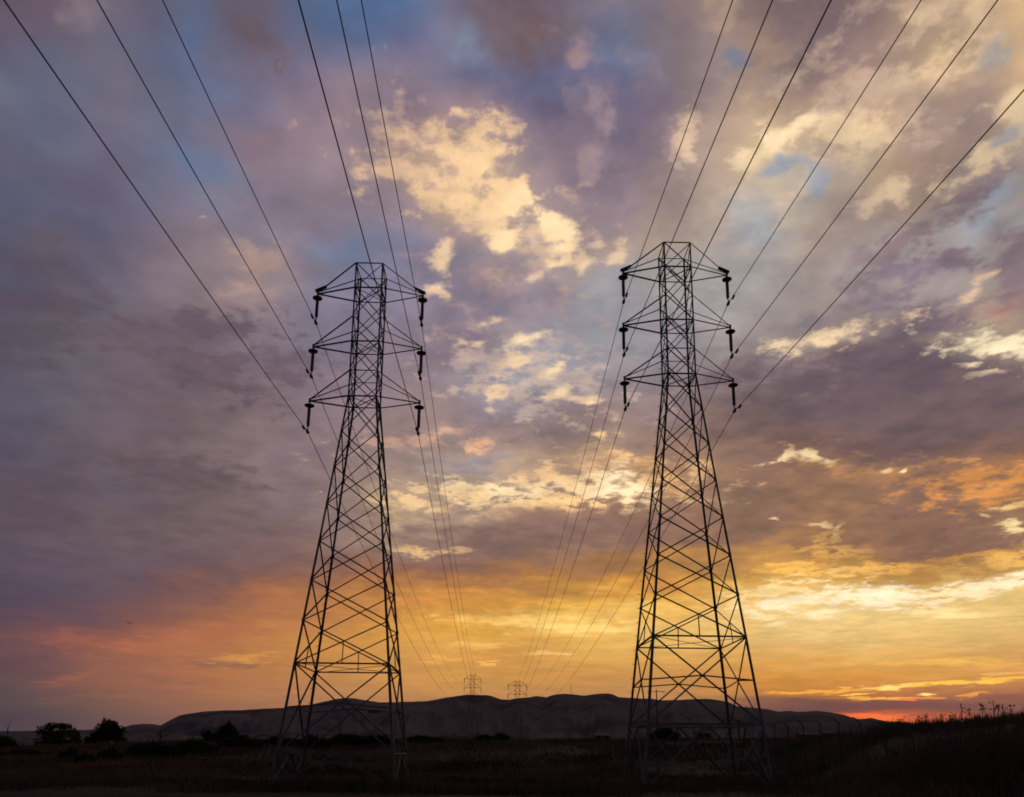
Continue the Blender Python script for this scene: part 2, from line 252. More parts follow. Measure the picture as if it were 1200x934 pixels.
    (24.981, 4.444, 1.79, 0.142, 0.7, (254, 226, 122), 1.0, 0.9),
    (21.348, 4.354, 3.122, 0.09, 1.0, (244, 176, 64), 0.95, 0.8),
    (29.366, 4.589, 3.003, 0.137, 2.5, (252, 202, 80), 0.98, 0.9),
    (32.337, 4.793, 1.73, 0.123, 1.1, (244, 188, 76), 0.9, 0.9),
    (23.164, 4.069, 1.536, 0.089, 1.0, (252, 208, 96), 0.98, 0.8),
    (27.452, 3.924, 0.96, 0.08, 3.0, (255, 226, 118), 1.0, 0.7),
    (24.674, 3.766, 1.691, 0.11, -1.1, (250, 184, 68), 0.95, 1.0),
    (27.623, 3.68, 1.416, 0.107, -3.5, (232, 144, 68), 0.8, 1.0),
    (26.4, 3.571, 1.259, 0.076, -1.1, (240, 128, 80), 0.8, 0.8),
    (29.981, 3.757, 0.732, 0.104, 1.9, (232, 152, 72), 0.9, 0.9),
    (30.9, 3.836, 0.627, 0.104, -1.6, (236, 156, 68), 0.9, 0.9),
    (31.929, 5.119, 1.317, 0.103, 1.0, (238, 188, 96), 0.7, 0.9),
    (24.063, 2.435, 2.965, 0.328, -0.5, (240, 112, 58), 0.9, 0.5),
    (24.55, 2.214, 1.684, 0.327, -0.4, (250, 122, 60), 0.9, 0.5),
    (28.456, 2.396, 2.743, 0.264, -0.7, (184, 92, 64), 0.6, 0.7),
    (25.622, 3.124, 7.393, 0.271, -1.0, (116, 73, 74), 0.8, 0.4),
    (17.77, 3.493, 3.252, 0.229, -0.6, (138, 88, 72), 0.6, 0.6),
    (18.148, 44.537, 1.019, 0.608, 3.8, (122, 129, 148), 0.85, 1.2),
    (21.166, 37.853, 1.305, 0.657, 5.0, (143, 158, 178), 0.8, 1.2),
    (23.861, 36.478, 0.601, 0.843, -11.6, (146, 160, 180), 0.7, 1.1),
    (3.272, 15.7, 7.218, 0.977, -1.2, (138, 106, 98), 0.75, 0.9),
    (34.886, 40.265, 0.741, 0.466, 6.6, (168, 164, 164), 0.6, 1.2),
    (35.495, 36.175, 0.678, 0.442, -9.8, (156, 154, 164), 0.7, 1.2),
]


def s2l(v):
    return v / 12.92 if v <= 0.04045 else ((v + 0.055) / 1.055) ** 2.4

def rgb(c):
    return tuple(s2l(v / 255.0) for v in c)

def make_world():
    w = bpy.data.worlds.new('World')
    scene.world = w
    w.use_nodes = True
    nt = w.node_tree
    nt.nodes.clear()
    N, L = nt.nodes.new, nt.links.new

    def M(op, a, b=None, c=None, clamp=False):
        n = N('ShaderNodeMath'); n.operation = op; n.use_clamp = clamp
        for i, v in enumerate((a, b, c)):
            if v is None: continue
            if isinstance(v, (int, float)): n.inputs[i].default_value = v
            else: L(v, n.inputs[i])
        return n.outputs[0]

    def MR(v, a, b, c=0.0, d=1.0, kind='LINEAR'):
        n = N('ShaderNodeMapRange'); n.interpolation_type = kind; n.clamp = True
        L(v, n.inputs[0])
        for i, x in zip((1, 2, 3, 4), (a, b, c, d)): n.inputs[i].default_value = x
        return n.outputs[0]

    def MIX(f, a, b, blend='MIX'):
        n = N('ShaderNodeMix'); n.data_type = 'RGBA'; n.blend_type = blend; n.clamp_factor = True
        for s, v in ((n.inputs[0], f), (n.inputs[6], a), (n.inputs[7], b)):
            if isinstance(v, (int, float)): s.default_value = v
            elif isinstance(v, tuple): s.default_value = v + (1.0,)
            else: L(v, s)
        return n.outputs[2]

    def NOISE(vec, scale, detail, rough=0.5, lac=2.0):
        n = N('ShaderNodeTexNoise'); n.noise_dimensions = '3D'
        L(vec, n.inputs['Vector'])
        n.inputs['Scale'].default_value = scale; n.inputs['Detail'].default_value = detail
        n.inputs['Roughness'].default_value = rough; n.inputs['Lacunarity'].default_value = lac
        return n

    def XYZ(x, y, z):
        n = N('ShaderNodeCombineXYZ')
        for i, v in enumerate((x, y, z)):
            if isinstance(v, (int, float)): n.inputs[i].default_value = v
            else: L(v, n.inputs[i])
        return n.outputs[0]

    tc = N('ShaderNodeTexCoord')
    sep = N('ShaderNodeSeparateXYZ'); L(tc.outputs['Generated'], sep.inputs[0])
    X, Y, Z = sep.outputs
    az = M('MULTIPLY', M('ARCTAN2', X, Y), 180 / math.pi)
    el = M('MULTIPLY', M('ARCSINE', M('MAXIMUM', M('MINIMUM', Z, 1.0), -1.0)), 180 / math.pi)
    # cloud deck coordinates (flat layer seen in perspective)
    den = M('ADD', M('MAXIMUM', Z, 0.0), 0.10)
    px = M('DIVIDE', X, den); py = M('DIVIDE', Y, den)
    deck = XYZ(px, py, 0.0)
    # angular coordinates stretched along the horizon, for the low stratus
    low = XYZ(M('MULTIPLY', az, 0.085), M('MULTIPLY', el, 0.55), 3.1)
    hi = MR(el, 5.0, 12.0, 0, 1, 'SMOOTHSTEP')
    nd = NOISE(deck, 4.2, 7, 0.54)
    nl = NOISE(low, 2.6, 7, 0.56)
    warp = MIX(hi, nl.outputs['Color'], nd.outputs['Color'])
    ws = N('ShaderNodeSeparateColor'); L(warp, ws.inputs[0])
    w1 = M('SUBTRACT', ws.outputs[0], 0.5); w2 = M('SUBTRACT', ws.outputs[1], 0.5); w3 = M('SUBTRACT', ws.outputs[2], 0.5)
    wa = MR(el, 2.0, 14.0, 3.0, 7.5); we = MR(el, 1.0, 16.0, 0.6, 6.5)
    azw = M('ADD', az, M('MULTIPLY', w1, wa))
    elw = M('ADD', el, M('MULTIPLY', w2, we))
    fac = M('DIVIDE', M('ADD', azw, 38.0), 76.0)
    col = None
    prev = None
    for e, row in SKY_ROWS:
        r = N('ShaderNodeValToRGB'); cr = r.color_ramp; cr.interpolation = 'LINEAR'
        n = len(row) // 3
        while len(cr.elements) < n: cr.elements.new(0.5)
        for i in range(n): cr.elements[i].position = i / (n - 1)
        for i in range(n): cr.elements[i].color = rgb(row[3 * i:3 * i + 3]) + (1.0,)
        L(fac if col is None else M('MULTIPLY_ADD', col, 1e-7, fac), r.inputs[0])   # keeps the shader evaluating row by row
        col = r.outputs[0] if col is None else MIX(MR(elw, prev, e), col, r.outputs[0])
        prev = e
    # single clouds, gaps and streaks: soft ellipses on the dome with fractal edges
    ndet = NOISE(deck, 13.0, 7, 0.56)
    nlow = NOISE(low, 6.5, 6, 0.58)
    det = M('ADD', M('MULTIPLY', ndet.outputs[0], hi), M('MULTIPLY', nlow.outputs[0], M('SUBTRACT', 1.0, hi)))
    dz = M('SUBTRACT', det, 0.5)
    nfin = NOISE(deck, 15.0, 7, 0.57)
    nfl = NOISE(low, 8.5, 6, 0.66)
    nfi2 = NOISE(deck, 47.0, 4, 0.60)
    fin = M('ADD', M('MULTIPLY', nfin.outputs[0], 0.8), M('MULTIPLY', nfi2.outputs[0], 0.28))
    df = M('ADD', M('MULTIPLY', M('SUBTRACT', fin, 0.54), hi), M('MULTIPLY', M('SUBTRACT', nfl.outputs[0], 0.5), M('SUBTRACT', 1.0, hi)))
    ap = XYZ(M('ADD', az, M('MULTIPLY', w1, M('MULTIPLY', wa, 0.55))),
             M('ADD', el, M('MULTIPLY', w2, M('MULTIPLY', we, 0.55))), 0.0)
    for a, e, ra, rb, rot, c, st, nz in SKY_CLOUDS:
        mp = N('ShaderNodeMapping'); mp.vector_type = 'TEXTURE'
        sq = N('ShaderNodeVectorMath'); sq.operation = 'MULTIPLY_ADD'; L(col, sq.inputs[0]); sq.inputs[1].default_value = (1e-6,) * 3; L(ap, sq.inputs[2])
        L(sq.outputs[0], mp.inputs[0])
        mp.inputs['Location'].default_value = (a, e, 0)
        mp.inputs['Rotation'].default_value = (0, 0, R(rot))
        mp.inputs['Scale'].default_value = (ra * 1.12, rb * 1.12, 1)
        ln = N('ShaderNodeVectorMath'); ln.operation = 'LENGTH'; L(mp.outputs[0], ln.inputs[0])
        d = M('MULTIPLY_ADD', df, 6.0 * nz, ln.outputs['Value'])
        cl = rgb(c)
        if c[0] > 200: cl = (cl[0] * 1.22, cl[1] * 1.14, cl[2] * 1.10)      # sunlit rims and cores
        col = MIX(MR(d, *((1.80, -0.20) if nz >= 1.5 else (1.50, 0.10) if e > 6.5 else (1.25, 0.40)), 0.0, st, 'SMOOTHSTEP'), col, cl)
    # cloud texture: brighter billows, mauve hollows
    side = MR(az, -32.0, 2.0, 0.62, 1.0, 'SMOOTHSTEP')
    lowk = MR(el, 1.0, 15.0, 0.26, 1.0)
    bil = MR(M('ADD', w3, M('MULTIPLY', dz, 0.35)), -0.13, 0.13, -0.5, 0.5, 'SMOOTHSTEP')
    tex = M('ADD', M('MULTIPLY', bil, 0.20), M('MULTIPLY', dz, 0.50))
    k = M('MULTIPLY', tex, M('MULTIPLY', side, lowk))
    sc = N('ShaderNodeSeparateColor'); L(col, sc.inputs[0])
    k = M('ADD', k, M('MULTIPLY', df, MR(sc.outputs[1], 0.24, 0.62, 0.0, 0.85)))    # inner modelling of the lit puffs
    gain = M('ADD', 1.0, k)
    tint = XYZ(M('ADD', 1.0, M('MULTIPLY', k, 1.12)), gain, M('ADD', 1.0, M('MULTIPLY', k, 0.80)))
    vm = N('ShaderNodeVectorMath'); vm.operation = 'MULTIPLY'
    L(col, vm.inputs[0]); L(tint, vm.inputs[1])
    clouds = vm.outputs[0]
    # the half of the dome away from the sunset: clear deep-dusk Nishita sky
    sky = N('ShaderNodeTexSky'); sky.sky_type = 'NISHITA'; sky.sun_disc = False
    sky.sun_elevation = R(SUN_EL); sky.sun_rotation = R(SUN_AZ)
    sky.altitude = 50; sky.air_density = 1.2; sky.dust_density = 3.0; sky.ozone_density = 1.5
    sk = N('ShaderNodeVectorMath'); sk.operation = 'SCALE'; L(sky.outputs[0], sk.inputs[0]); sk.inputs['Scale'].default_value = SKY_BACK
    tv = N('ShaderNodeVectorMath'); tv.operation = 'MULTIPLY'; L(sk.outputs[0], tv.inputs[0]); tv.inputs[1].default_value = (1.02, 0.90, 1.16)   # dusk rose opposite the sunset
    es = N('ShaderNodeVectorMath'); es.operation = 'SCALE'; L(tv.outputs[0], es.inputs[0]); L(MR(el, -1.0, 14.0, 0.35, 1.0, 'SMOOTHSTEP'), es.inputs['Scale'])   # the earth's shadow
    aaz = M('ABSOLUTE', az)
    away = M('MAXIMUM', MR(aaz, 42.0, 95.0, 0, 1, 'SMOOTHSTEP'), MR(el, 50.0, 75.0, 0, 1, 'SMOOTHSTEP'))
    out = MIX(away, clouds, es.outputs[0])
    bg = N('ShaderNodeBackground'); L(out, bg.inputs['Color']); bg.inputs['Strength'].default_value = 1.0
    wo = N('ShaderNodeOutputWorld'); L(bg.outputs[0], wo.inputs['Surface'])
    w.cycles.sampling_method = 'MANUAL'; w.cycles.sample_map_resolution = 512

SKY_BACK = 0.18
make_world()

sun_d = bpy.data.lights.new('sun', 'SUN')
sun_d.energy = 2.0
sun_d.angle = R(0.53)
sun_d.color = (1.0, 0.62, 0.34)
sun = bpy.data.objects.new('sun', sun_d)
COL.objects.link(sun)
sd = Vector((math.sin(R(SUN_AZ)) * math.cos(R(SUN_EL)), math.cos(R(SUN_AZ)) * math.cos(R(SUN_EL)), math.sin(R(SUN_EL))))
sun.rotation_euler = (-sd).to_track_quat('-Z', 'Y').to_euler()

# ------------------------------------------------------------------ materials
def mat(name, base, rough=0.8, metal=0.0, var=None, scale=3.0, detail=5, spec=0.3, bump=0.0):
    m = bpy.data.materials.new(name); m.use_nodes = True
    nt = m.node_tree; b = nt.nodes['Principled BSDF']
    b.inputs['Roughness'].default_value = rough; b.inputs['Metallic'].default_value = metal
    b.inputs['Specular IOR Level'].default_value = spec
    b.inputs['Base Color'].default_value = tuple(base) + (1,)
    if var is not None:
        g = nt.nodes.new('ShaderNodeNewGeometry')
        n = nt.nodes.new('ShaderNodeTexNoise'); n.inputs['Scale'].default_value = scale; n.inputs['Detail'].default_value = detail
        r = nt.nodes.new('ShaderNodeValToRGB')
        r.color_ramp.elements[0].position = 0.35; r.color_ramp.elements[1].position = 0.66
        r.color_ramp.elements[0].color = tuple(base) + (1,); r.color_ramp.elements[1].color = tuple(var) + (1,)
        nt.links.new(g.outputs['Position'], n.inputs['Vector']); nt.links.new(n.outputs[0], r.inputs[0])
        nt.links.new(r.outputs[0], b.inputs['Base Color'])
        if bump:
            bp = nt.nodes.new('ShaderNodeBump'); bp.inputs['Strength'].default_value = bump
            nt.links.new(n.outputs[0], bp.inputs['Height']); nt.links.new(bp.outputs[0], b.inputs['Normal'])
    return m

M_STEEL = mat('weathered_steel', (0.095, 0.083, 0.083), 0.65, 0.0, (0.145, 0.127, 0.123), 2.0)
M_PORC = mat('dark_porcelain', (0.10, 0.085, 0.09), 0.35, 0.0, (0.14, 0.115, 0.115), 6.0)
M_WIRE = mat('weathered_aluminium', (0.20, 0.185, 0.19), 0.6, 0.0, (0.27, 0.25, 0.25), 1.5)
M_CONC = mat('concrete', (0.2, 0.19, 0.18), 0.9, 0, (0.28, 0.27, 0.25), 6)
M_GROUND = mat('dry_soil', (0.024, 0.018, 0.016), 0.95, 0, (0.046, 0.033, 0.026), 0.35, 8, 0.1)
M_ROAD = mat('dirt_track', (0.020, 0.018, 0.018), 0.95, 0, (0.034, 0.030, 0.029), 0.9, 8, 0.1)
M_GRASS = mat('dry_grass', (0.05, 0.031, 0.022), 0.9, 0, (0.20, 0.115, 0.068), 0.11, 5, 0.1)  # lighter warm noise patches put the lit stretches of grass into the colour
M_LEAF = mat('dark_foliage', (0.018, 0.022, 0.012), 0.8, 0, (0.035, 0.04, 0.02), 1.2, 4, 0.15)
M_BARK = mat('bark', (0.03, 0.024, 0.02), 0.95, 0, (0.05, 0.04, 0.032), 4)
M_STALK = mat('dead_stalk', (0.045, 0.032, 0.022), 0.95, 0, (0.08, 0.055, 0.036), 3)
M_GALV = mat('galvanised_post', (0.035, 0.035, 0.038), 0.7, 0, (0.06, 0.06, 0.063), 3)
M_WALL = mat('grey_siding', (0.06, 0.055, 0.058), 0.85, 0, (0.09, 0.083, 0.085), 0.5)
M_ROOF = mat('roof_sheet', (0.05, 0.045, 0.05), 0.7, 0, (0.07, 0.062, 0.066), 0.4)
M_PANE = mat('window_glass', (0.02, 0.022, 0.026), 0.15, 0)
M_SIGN = mat('sign_plate', (0.12, 0.11, 0.11), 0.6, 0, (0.2, 0.18, 0.17), 3)
M_BIRD = mat('bird_plumage', (0.03, 0.025, 0.025), 0.9, 0, (0.05, 0.042, 0.04), 30)

def hill_material():
    m = bpy.data.materials.new('dry_hill_grass'); m.use_nodes = True
    nt = m.node_tree; b = nt.nodes['Principled BSDF']; b.inputs['Roughness'].default_value = 1.0
    b.inputs['Specular IOR Level'].default_value = 0.0
    g = nt.nodes.new('ShaderNodeNewGeometry')
    n = nt.nodes.new('ShaderNodeTexNoise'); n.inputs['Scale'].default_value = 0.0032; n.inputs['Detail'].default_value = 9; n.inputs['Roughness'].default_value = 0.62
    r = nt.nodes.new('ShaderNodeValToRGB'); e = r.color_ramp.elements
    e[0].position = 0.40; e[0].color = (0.055, 0.048, 0.053, 1)
    e[1].position = 0.57; e[1].color = (0.145, 0.112, 0.108, 1)
    k = e.new(0.47); k.color = (0.118, 0.092, 0.09, 1)
    nt.links.new(g.outputs['Position'], n.inputs['Vector']); nt.links.new(n.outputs[0], r.inputs[0]); nt.links.new(r.outputs[0], b.inputs['Base Color'])
    return m
M_HILL = hill_material()

# ------------------------------------------------------------------ mesh helpers
class MB:
    def __init__(s): s.v = []; s.f = []
    def add(s, vs, fs):
        o = len(s.v); s.v += [tuple(p) for p in vs]; s.f += [tuple(i + o for i in f) for f in fs]
    def angle(s, p, q, w=0.1, t=0.014, ref=(0, 0, 1), flip=1):
        """rolled L-angle from p to q; ref points towards the open side"""
        p, q = Vector(p), Vector(q); d = (q - p)
        if d.length < 1e-6: return
        d.normalize(); ref = Vector(ref)
        a = ref - d * ref.dot(d)
        if a.length < 1e-4: a = Vector((1, 0, 0)) - d * d.x
        if a.length < 1e-4: a = Vector((0, 1, 0)) - d * d.y
        a.normalize(); b = d.cross(a) * flip
        prof = [(0, 0), (w, 0), (w, t), (t, t), (t, w), (0, w)]
        k = w * 0.28
        vs = [e + a * (x - k) + b * (y - k) for e in (p, q) for x, y in prof]
        fs = [(i, (i + 1) % 6, 6 + (i + 1) % 6, 6 + i) for i in range(6)] + [(5, 4, 3, 2, 1, 0), (6, 7, 8, 9, 10, 11)]
        s.add(vs, fs)
    def tube(s, pts, rad, n=6, cap=True):
        pts = [Vector(p) for p in pts]; m = len(pts)
        rad = rad if isinstance(rad, (list, tuple)) else [rad] * m
        rings = []; pa = None
        for i, p in enumerate(pts):
            d = (pts[min(i + 1, m - 1)] - pts[max(i - 1, 0)]).normalized()
            a = (pa - d * pa.dot(d)) if pa is not None else (Vector((0, 0, 1)) if abs(d.z) < 0.9 else Vector((1, 0, 0)))
            a = (a - d * a.dot(d)).normalized(); pa = a; b = d.cross(a)
            rings.append([p + (a * math.cos(2 * math.pi * j / n) + b * math.sin(2 * math.pi * j / n)) * rad[i] for j in range(n)])
        fs = [(i * n + j, i * n + (j + 1) % n, (i + 1) * n + (j + 1) % n, (i + 1) * n + j) for i in range(m - 1) for j in range(n)]
        if cap: fs += [tuple(range(n - 1, -1, -1)), tuple((m - 1) * n + j for j in range(n))]
        s.add([v for r in rings for v in r], fs)
    def lathe(s, c, prof, n=14):
        c = Vector(c)
        vs = [c + Vector((r * math.cos(2 * math.pi * j / n), r * math.sin(2 * math.pi * j / n), z)) for r, z in prof for j in range(n)]
        m = len(prof)
        fs = [(i * n + j, i * n + (j + 1) % n, (i + 1) * n + (j + 1) % n, (i + 1) * n + j) for i in range(m - 1) for j in range(n)]
        fs += [tuple(range(n - 1, -1, -1)), tuple((m - 1) * n + j for j in range(n))]
        s.add(vs, fs)
    def box(s, c, sx, sy, sz, rot=None):
        c = Vector(c); vs = []
        for x, y, z in ((-1, -1, -1), (1, -1, -1), (1, 1, -1), (-1, 1, -1), (-1, -1, 1), (1, -1, 1), (1, 1, 1), (-1, 1, 1)):
            p = Vector((x * sx / 2, y * sy / 2, z * sz / 2)); vs.append(c + (rot @ p if rot else p))
        s.add(vs, [(0, 3, 2, 1), (4, 5, 6, 7), (0, 1, 5, 4), (1, 2, 6, 5), (2, 3, 7, 6), (3, 0, 4, 7)])
    def build(s, name, m, parent=None, smooth=False):
        me = bpy.data.meshes.new(name); me.from_pydata(s.v, [], s.f); me.update()
        if smooth: me.polygons.foreach_set('use_smooth', [True] * len(me.polygons))
        me.materials.append(m)
        o = bpy.data.objects.new(name, me); COL.objects.link(o)
        if parent: o.parent = parent
        return o

def empty(name, loc=(0, 0, 0), rz=0.0):
    o = bpy.data.objects.new(name, None); o.empty_display_size = 0.5
    COL.objects.link(o); o.location = loc; o.rotation_euler = (0, 0, rz)
    return o

def tag(o, label=None, cat=None, group=None, kind=None):
    if label: o['label'] = label
    if cat: o['category'] = cat
    if group: o['group'] = group
    if kind: o['kind'] = kind
    return o

def copy_tree(o, parent=None):
    c = o.copy(); COL.objects.link(c)
    if parent: c.parent = parent
    for ch in list(o.children): copy_tree(ch, c)
    return c

def smooth01(t):
    t = min(max(t, 0.0), 1.0); return t * t * (3 - 2 * t)

# ------------------------------------------------------------------ terrain
CREST_U = [-1.2, -0.63, -0.31, 0.0, 0.26, 0.33, 0.43, 0.47, 0.53, 0.63, 1.2]
CREST_Z = [1.2, 1.75, 3.2, 3.55, 4.1, 3.9, 3.5, 4.15, 4.3, 4.7, 5.0]
CREST_Y = [120, 120, 120, 120, 118, 105, 76, 70, 66, 60, 50]
START_Y = [62, 62, 62, 62, 62, 58, 37, 35, 33, 30, 24]

def ground_z(x, y, rough=True):
    z = 0.0
    if y > 5:
        u = x / y
        cz = float(np.interp(u, CREST_U, CREST_Z)); cy = float(np.interp(u, CREST_U, CREST_Y)); sy = float(np.interp(u, CREST_U, START_Y))
        if abs(u) > 1.2: cz *= max(0.0, 1 - (abs(u) - 1.2))
        if y <= cy:
            t = max(0.0, (y - sy) / (cy - sy))
            k = smooth01((u - 0.30) / 0.12)
            z = cz * ((1 - k) * smooth01(t) + k * math.sin(min(t, 1) * math.pi / 2))
        else:
            z = cz * (1 - smooth01((y - cy - 8) / 110.0))
        if 290 < y < 470:                              # the knoll under the second pair of towers
            kx = min(max((x + 18.25) / 21.3, 0), 1); hz = 4.35 * (1 - kx) + 0.65 * kx
            z += hz * smooth01((y - 290) / 60) * smooth01((470 - y) / 60) * (1 - smooth01((abs(x + 8) - 30) / 80))
    d = math.hypot(x, y)
    if rough and d > 20 and d < 220:
        z += 0.10 * mnoise.noise(Vector((x * 0.22, y * 0.22, 0.3))) * min(1, (d - 20) / 15) + 0.16 * mnoise.noise(Vector((x * 0.05, y * 0.05, 5))) * min(1, (d - 20) / 15)
    return z

def build_ground():
    ang = sorted(set([round(a, 2) for a in np.arange(-46, 46.01, 0.5)] + [float(a) for a in range(50, 315, 5)]))
    rad = list(np.arange(3, 30, 3)) + list(np.arange(30, 140, 1.6)) + list(np.geomspace(140, 480, 40)) + list(np.geomspace(520, 2700, 14))
    vs = [(0, 0, 0)]; fs = []; n = len(ang)
    for r in rad:
        for a in ang:
            x, y = r * math.sin(R(a)), r * math.cos(R(a)); vs.append((x, y, ground_z(x, y)))
    for j in range(n): fs.append((0, 1 + (j + 1) % n, 1 + j))
    for i in range(len(rad) - 1):
        for j in range(n):
            a, b = 1 + i * n + j, 1 + i * n + (j + 1) % n
            fs.append((a, b, b + n, a + n))
    me = bpy.data.meshes.new('ground'); me.from_pydata(vs, [], fs); me.update()
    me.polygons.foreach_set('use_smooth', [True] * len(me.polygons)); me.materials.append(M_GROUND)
    o = bpy.data.objects.new('ground', me); COL.objects.link(o); tag(o, kind='structure')
build_ground()

def build_road():
    mb = MB(); xs = np.linspace(-60, 17, 90); ys = (34.2, 35.2, 36.2, 37.2)
    for x in xs:
        for k, y in enumerate(ys):
            yy = y + 0.5 * math.sin(x * 0.07) + (0.25 * mnoise.noise(Vector((x * 0.6, k, 1))) if k in (0, 3) else 0)
            mb.v.append((x, yy, ground_z(x, yy) + 0.02))
    m = len(ys)
    for i in range(len(xs) - 1):
        for k in range(m - 1): mb.f.append((i * m + k, (i + 1) * m + k, (i + 1) * m + k + 1, i * m + k + 1))
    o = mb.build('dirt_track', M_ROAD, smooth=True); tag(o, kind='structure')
build_road()

# skyline of the hills: azimuth (deg right of the line of sight), elevation (deg)
HILL_SKY = [
    (-34.70, 0.839), (-32.19, 0.946), (-29.54, 1.058), (-27.45, 1.157), (-25.77, 1.301), (-25.05, 1.506), (-24.41, 1.602), (-23.81, 1.590), (-23.39, 1.518), (-22.81, 1.888), (-22.32, 2.176), (-21.71, 2.331), (-21.04, 2.461), (-19.71, 2.582), (-18.36, 2.647), (-17.54, 2.726), (-16.44, 2.812), (-15.60, 2.862), (-14.76, 2.969), (-14.19, 3.070), (-13.51, 3.232), (-12.78, 3.426), (-12.20, 3.557), (-11.74, 3.627), (-11.21, 3.640), (-10.74, 3.592), (-10.03, 3.489), (-9.25, 3.387), (-8.48, 3.403), (-7.77, 3.446), (-6.87, 3.492), (-5.97, 3.538), (-5.07, 3.703), (-4.47, 3.832), (-3.87, 3.932), (-3.26, 4.001), (-2.65, 4.040), (-1.74, 4.022), (-1.43, 3.966), (-1.13, 3.879), (-0.70, 3.734), (-0.09, 3.711), (0.40, 3.806), (1.31, 3.905), (1.80, 3.999), (2.53, 3.915), (3.13, 4.100), (3.74, 4.164), (4.65, 4.109), (5.32, 4.052), (6.17, 4.175), (6.89, 4.206), (7.25, 4.147), (7.66, 3.939), (8.26, 3.910), (9.15, 3.851), (9.87, 3.850), (10.63, 3.731), (11.51, 3.730), (12.10, 3.758), (12.97, 3.813), (13.84, 3.809), (14.58, 3.717), (15.25, 3.539), (15.80, 3.276), (16.64, 3.214), (17.20, 3.153), (17.75, 3.093), (18.40, 2.918), (19.11, 2.970), (19.65, 2.910), (20.19, 2.907), (20.99, 2.956), (21.77, 2.838), (22.54, 2.666), (23.20, 2.441), (23.65, 2.410), (24.07, 2.489), (24.81, 2.294), (25.30, 2.210), (25.65, 2.261), (26.13, 2.177), (27.00, 2.038), (28.87, 1.869), (32.44, 1.644), (36.53, 1.426)
]
def build_hills():
    A = np.array([p[0] for p in HILL_SKY]); E = np.array([p[1] for p in HILL_SKY])
    az = np.concatenate([np.arange(-75, -34, 2.0), np.arange(-34, 34.01, 0.11), np.arange(36, 76, 2.0)])
    t = np.concatenate([np.linspace(0, 1, 46), 1 + np.linspace(0.05, 0.6, 6)])
    vs = []; fs = []; n = len(t)
    for a in az:
        e = float(np.interp(a, A, E))
        e += 0.025 * mnoise.noise(Vector((a * 1.1, 3, 0))) + 0.012 * mnoise.noise(Vector((a * 3.7, 9, 0)))
        Rr = 4600 + 500 * mnoise.noise(Vector((a * 0.08, 1, 2)))
        zr = math.tan(R(max(e, 0.05))) * Rr + EYE
        for k in t:
            r = 2100 + (Rr - 2100) * k
            if k <= 1:
                s1 = mnoise.noise(Vector((a * 0.55 + 1.2 * k, k * 2.0, 7))); s2 = mnoise.noise(Vector((a * 1.7 - 1.5 * k, k * 4.0, 17))); s3 = mnoise.noise(Vector((a * 4.5 + k, k * 9.0, 27)))
                env = (k * (1 - k)) * 4
                ridge = 1 - abs(s1) * 2
                z = zr * (k ** 1.18) * (1 - 0.0 * env) + zr * env * (0.12 * (ridge - 0.75) + 0.085 * (0.45 - abs(s2)) + 0.02 * s3)
                z = min(z, EYE + (zr - EYE) * r / Rr * (0.985 + 0.015 * k))
                z = max(z, -2 + 4 * k)
            else:
                z = zr * (1 - 0.9 * (k - 1))
            vs.append((r * math.sin(R(a)), r * math.cos(R(a)), z))
    for i in range(len(az) - 1):
        for k in range(n - 1):
            a = i * n + k; fs.append((a, a + n, a + n + 1, a + 1))
    me = bpy.data.meshes.new('hills'); me.from_pydata(vs, [], fs); me.update()
    me.polygons.foreach_set('use_smooth', [True] * len(me.polygons)); me.materials.append(M_HILL)
    o = bpy.data.objects.new('hills', me); COL.objects.link(o); tag(o, kind='structure')
build_hills()

# ------------------------------------------------------------------ evening haze over the valley
def build_haze():
    mb = MB(); mb.box((0, 2500, 396), 16000, 11000, 806)
    m = bpy.data.materials.new('evening_haze'); m.use_nodes = True; nt = m.node_tree; nt.nodes.clear()
    o = nt.nodes.new('ShaderNodeOutputMaterial'); v = nt.nodes.new('ShaderNodeVolumePrincipled')
    v.inputs['Color'].default_value = (0.86, 0.82, 0.90, 1); v.inputs['Density'].default_value = HAZE; v.inputs['Anisotropy'].default_value = 0.2
    nt.links.new(v.outputs[0], o.inputs['Volume'])
    h = mb.build('haze', m); tag(h, kind='stuff')
HAZE = 1.6e-5
build_haze()

# ------------------------------------------------------------------ lattice towers
LEV = {'A': (33.806, .95), 'B': (31.884, .95), 'C': (29.674, .952), 'D': (27.757, .952), 'E': (25.564, .955), 'F': (23.654, .962),
       'G': (20.993, 1.238), 'H': (18.344, 1.511), 'I': (15.727, 1.785), 'J': (13.112, 2.053), 'K': (10.507, 2.334), 'L': (7.902, 2.623),
       'M': (5.210, 2.881), 'N': (2.516, 3.160), 'O': (-0.115, 3.429)}
ARM = [3.742, 3.797, 3.791]
HANG = 2.25
CORN = [(-1, -1), (1, -1), (1, 1), (-1, 1)]            # front left, front right, back right, back left

